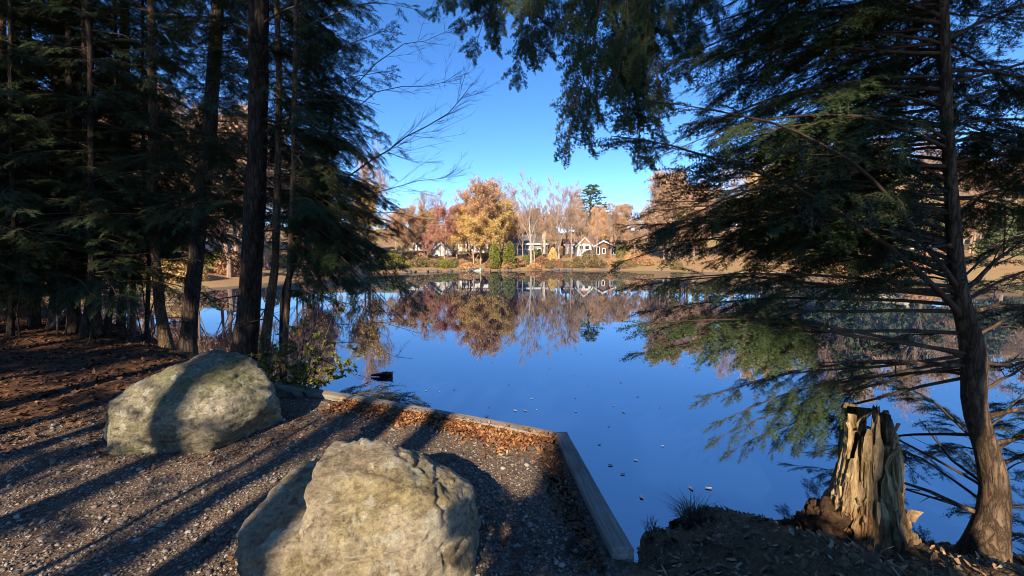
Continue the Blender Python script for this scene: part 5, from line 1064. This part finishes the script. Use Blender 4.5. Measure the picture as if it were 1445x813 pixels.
def gable_house(label, u, D, vbase, w_, d_, eave, peak, wall, roofm, wins, yaw=0.0, gable_front=True, trim=M_trim, gable_m=None, chimney=None, base_m=None, base_h=0.0, asym=0.5, door=None, balcony=None):
    """front faces the lake (-y). wins: (x, z, w, h) from the front's left corner"""
    x = (u - CX) / F * D; zb = P(u, vbase, D).z; root = thing('house', label, 'house', (x, D, zb), 'houses across the water'); root.rotation_euler = (0, 0, yaw)
    hw = w_ / 2; ax = -hw + w_ * asym; gz = hz(x, D) - zb - 1.5
    mb = MB()
    if gable_front:
        prof = [(-hw, gz if base_h == 0 else -base_h), (hw, gz if base_h == 0 else -base_h), (hw, eave), (ax, peak - 0.12), (-hw, eave)]
        v = [(p[0], 0, p[1]) for p in prof] + [(p[0], d_, p[1]) for p in prof]
        mb.add(v, [[0, 1, 2, 3, 4], [9, 8, 7, 6, 5], [0, 5, 6, 1], [1, 6, 7, 2], [4, 9, 5, 0], [2, 7, 8, 3], [3, 8, 9, 4]])
    else:
        prof = [(0, gz), (d_, gz), (d_, eave), (d_ / 2, peak - 0.12), (0, eave)]
        v = [(-hw, p[0], p[1]) for p in prof] + [(hw, p[0], p[1]) for p in prof]
        mb.add(v, [[4, 3, 2, 1, 0], [5, 6, 7, 8, 9], [0, 1, 6, 5], [1, 2, 7, 6], [5, 9, 4, 0], [2, 3, 8, 7], [3, 4, 9, 8]])
    mb.build('wall', wall, root)
    if base_m is not None: mb = MB(); mb.box(-hw + 0.02, hw - 0.02, 0.04, d_ - 0.02, gz, -base_h); mb.build('lower_wall', base_m, root)
    ov = 0.35; rf = MB()
    if gable_front:
        for sx, ex in ((-1, -hw - ov), (1, hw + ov)):
            run = abs(ex - ax); sl = (peak - eave) / abs((hw if sx > 0 else -hw) - ax); ez = peak - sl * run
            v = [(ax, -ov, peak), (ex, -ov, ez), (ex, d_ + ov, ez), (ax, d_ + ov, peak)]; v2 = [(a, b, c - 0.14) for a, b, c in v]
            rf.add(v + v2, [[0, 1, 2, 3], [7, 6, 5, 4], [0, 4, 5, 1], [1, 5, 6, 2], [2, 6, 7, 3]])
            tb = MB(); tb.add([(ax, -ov - 0.03, peak + .02), (ex, -ov - 0.03, ez + .02), (ex, -ov - 0.03, ez - 0.24), (ax, -ov - 0.03, peak - 0.26)] + [(ax, -ov + 0.04, peak + .02), (ex, -ov + 0.04, ez + .02), (ex, -ov + 0.04, ez - 0.24), (ax, -ov + 0.04, peak - 0.26)], [[0, 1, 2, 3], [7, 6, 5, 4], [0, 4, 5, 1], [3, 2, 6, 7], [1, 5, 6, 2]]); tb.build('bargeboard', trim, root)
    else:
        for y0, ey in ((d_ / 2, -ov), (d_ / 2, d_ + ov)):
            sl = (peak - eave) / (d_ / 2); ez = peak - sl * abs(ey - y0); v = [(-hw - ov, y0, peak), (-hw - ov, ey, ez), (hw + ov, ey, ez), (hw + ov, y0, peak)]; v2 = [(a, b, c - 0.14) for a, b, c in v]
            rf.add(v + v2, [[0, 1, 2, 3], [7, 6, 5, 4], [0, 4, 5, 1], [1, 5, 6, 2], [2, 6, 7, 3]])
        tb = MB(); tb.box(-hw - ov, hw + ov, -ov - 0.04, -ov + .02, eave - 0.32, eave - 0.08); tb.build('fascia', trim, root)
    ro = rf.build('roof', roofm, root)
    if chimney:
        cx_, cy_, ch, cm, cw = chimney; mb = MB(); mb.box(cx_ - cw / 2, cx_ + cw / 2, cy_ - cw / 2, cy_ + cw / 2, gz if cy_ < 0 else eave, ch); mb.box(cx_ - cw / 2 - 0.06, cx_ + cw / 2 + 0.06, cy_ - cw / 2 - 0.06, cy_ + cw / 2 + 0.06, ch, ch + 0.15); mb.build('chimney', cm, ro)
    if gable_m:
        tb = MB(); s = 0.72; e2 = eave + 0.1; tb.add([(ax - hw * s * .95, -0.03, e2), (ax + hw * s * .95, -0.03, e2), (ax, -0.03, peak - 0.42)], [[0, 1, 2]]); tb.build('gable_panel', gable_m, root)
        tb = MB(); tb.box(-hw, hw, -0.07, 0.0, e2 - 0.18, e2 - 0.002); tb.build('trim_band', trim, root)
    for (wx, wz, ww, wh) in wins:
        x0 = -hw + wx; fm = MB(); t = 0.11
        fm.box(x0, x0 + ww, -0.08, 0.03, wz, wz + t); fm.box(x0, x0 + ww, -0.08, 0.03, wz + wh - t, wz + wh); fm.box(x0, x0 + t, -0.078, 0.03, wz + t, wz + wh - t); fm.box(x0 + ww - t, x0 + ww, -0.078, 0.03, wz + t, wz + wh - t)
        k = max(1, round(ww / 0.9))
        for j in range(1, k): xx = x0 + ww * j / k; fm.box(xx - 0.05, xx + 0.05, -0.076, 0.03, wz + t, wz + wh - t)
        wo = fm.build('window', trim, root); pm = MB(); pm.box(x0 + 0.05, x0 + ww - 0.05, -0.03, 0.02, wz + 0.05, wz + wh - 0.05); pm.build('pane', M_glass, wo)
    if door: dx, dw, dh, dm = door; mb = MB(); mb.box(-hw + dx, -hw + dx + dw, -0.06, 0.02, 0.02, dh); mb.build('door', dm, root)
    if balcony:
        bx0, bx1, bz, bd = balcony; bo = MB(); bo.box(-hw + bx0, -hw + bx1, -bd, -0.05, bz - 0.15, bz); bob = bo.build('balcony', trim, root)
        rl = MB(); rl.box(-hw + bx0, -hw + bx1, -bd, -bd + 0.06, bz + 0.9, bz + 0.98)
        for k in range(int((bx1 - bx0) / 0.35) + 1): xx = -hw + bx0 + 0.35 * k; rl.box(xx, xx + 0.05, -bd + 0.005, -bd + 0.055, bz + 0.002, bz + 0.898)
        rl.build('railing', trim, bob)
        for xx in (bx0 + 0.1, bx1 - 0.2): pb = MB(); pb.box(-hw + xx, -hw + xx + 0.12, -bd + 0.05, -bd + 0.17, gz, bz - 0.152); pb.build('post', trim, bob)
    return root
gable_house('white lakeside house with a red-brown gable peak beside the brown house', 824, 72, 358.5, 2.6, 7, 1.75, 3.05, W_white, M_roof_b, [(0.35, 0.75, 0.8, 0.85), (1.35, 0.75, 0.9, 0.85)], gable_m=W_red)
gable_house('brown shingled house with white-trimmed low gable and big windows', 853, 73, 360.5, 4.9, 8, 1.5, 2.75, W_brown, M_roof_b, [(0.2, 0.1, 1.3, 1.5), (1.95, 0.25, 0.6, 1.1), (3.35, 0.15, 1.35, 1.25)], chimney=(1.9, 3.5, 3.3, M_brick, 0.5), base_m=W_tan, base_h=0.15, asym=0.42)
gable_house('small brown shed with a white door left of the white gabled house', 806, 75, 358.5, 2.4, 3.5, 1.9, 2.9, W_brown, M_roof_b, [], gable_front=False, door=(0.3, 1.3, 1.6, M_trim))
gable_house('grey two-storey house with balcony and cream chimney behind the pale bare tree', 748, 78, 362, 6.4, 7, 2.6, 4.3, W_grey, M_roof_g, [(0.5, 1.3, 1.2, 1.0), (2.2, 1.3, 1.6, 1.0), (0.8, -1.1, 1.4, 1.3), (2.8, -1.1, 1.2, 1.3), (4.6, 0.4, 0.9, 1.2)], gable_front=False, yaw=0.12, chimney=(2.5, -0.35, 4.7, M_cream, 0.75), balcony=(0.4, 4.2, 0.5, 1.4))
gable_house('white cottage half hidden behind the dark red maple', 623, 66, 371, 3.4, 5, 2.0, 3.4, W_white, M_roof_g, [(0.5, 0.5, 0.8, 1.0), (2.0, 0.5, 0.8, 1.0)])
gable_house('white house higher up among the tan trees', 594, 78, 362, 4.6, 6, 2.8, 4.4, W_white, M_roof_g, [(0.5, 1.2, 0.9, 1.1), (2.0, 1.2, 0.9, 1.1), (3.3, 1.2, 0.8, 1.1)], gable_front=False, yaw=-0.2)
gable_house('pale house behind the golden maple', 668, 80, 360, 6, 6, 2.8, 4.6, W_white, M_roof_g, [(0.6, 1.0, 1.0, 1.1), (2.4, 1.0, 1.0, 1.1), (4.2, 1.0, 1.0, 1.1)], gable_front=False)
gable_house('white house seen through the curved hemlock', 1170, 58, 352, 7, 7, 2.8, 4.4, W_white, M_roof_g, [(0.6, 1.0, 1.1, 1.1), (2.6, 1.0, 1.1, 1.1), (4.8, 1.0, 1.1, 1.1)], gable_front=False)
gable_house('pale cream house on the right-hand shore behind the hemlock trunk', 1300, 55, 356, 6, 7, 2.7, 4.4, M_cream, M_roof_b, [(0.8, 1.0, 1.0, 1.1), (3.6, 1.0, 1.1, 1.1)], yaw=0.3)
gable_house('white boathouse on the left arm of the shore', 235, 44, 382, 6, 5, 2.2, 3.6, W_white, M_roof_g, [(0.6, 0.6, 1.0, 1.1), (3.6, 0.6, 1.0, 1.1)], gable_front=False)
# dock, retaining planks, shore stones
def dock(label, u, D, w_, d_, mat):
    x = (u - CX) / F * D; root = thing('dock', label, 'dock', (x, D, WATER), None)
    n_ = int(w_ / 0.3)
    for k in range(n_): mb = MB(); mb.box(-w_ / 2 + k * w_ / n_ + 0.015, -w_ / 2 + (k + 1) * w_ / n_ - 0.015, 0, d_, 0.14, 0.20); mb.build('plank', mat, root)
    mb = MB(); mb.box(-w_ / 2, w_ / 2, 0.05, 0.12, -0.05, 0.135); mb.build('fascia', mat, root)
    for sx in (-1, 1): mb = MB(); mb.box(sx * (w_ / 2 - 0.15) - 0.07, sx * (w_ / 2 - 0.15) + 0.07, -0.16, -0.02, -1.5, 0.42); mb.build('post', mat, root)
dock('pale green floating dock under the golden maple', 668, 54.8, 2.2, 1.6, M_dockgreen); dock('brown wooden landing beside the pale green dock', 686, 55.6, 1.2, 1.3, M_dockwood); dock('low wooden landing below the green bush', 590, 51.2, 2.4, 1.4, M_dockwood)
rs = np.random.default_rng(12)
sm = []
for i in range(4):
    v, f = ico(2); v = v * (1 + 0.25 * fbm(v * 1.5 + i * 5, 3))[:, None] * (1, 0.8, 0.6); sm.append(tri_mesh('shore_stone', v, f, M_bark_grey))
for i in range(46):
    u = rs.uniform(550, 890); D = 50.0
    for _ in range(60):
        x = (u - CX) / F * D; d_, _w = lake_dist(np.array([x]), np.array([D]))
        if d_[0] > 0.15: break
        D += 0.2
    o = obj('shore_stone', sm[i % 4], loc=(x, D, WATER + 0.1)); s = rs.uniform(0.15, 0.4); o.scale = (s, s, s); o.rotation_euler = (0, 0, rs.uniform(0, 6)); tag(o, 'grey stone at the foot of the far bank', 'stone', 'stones along the far waterline')
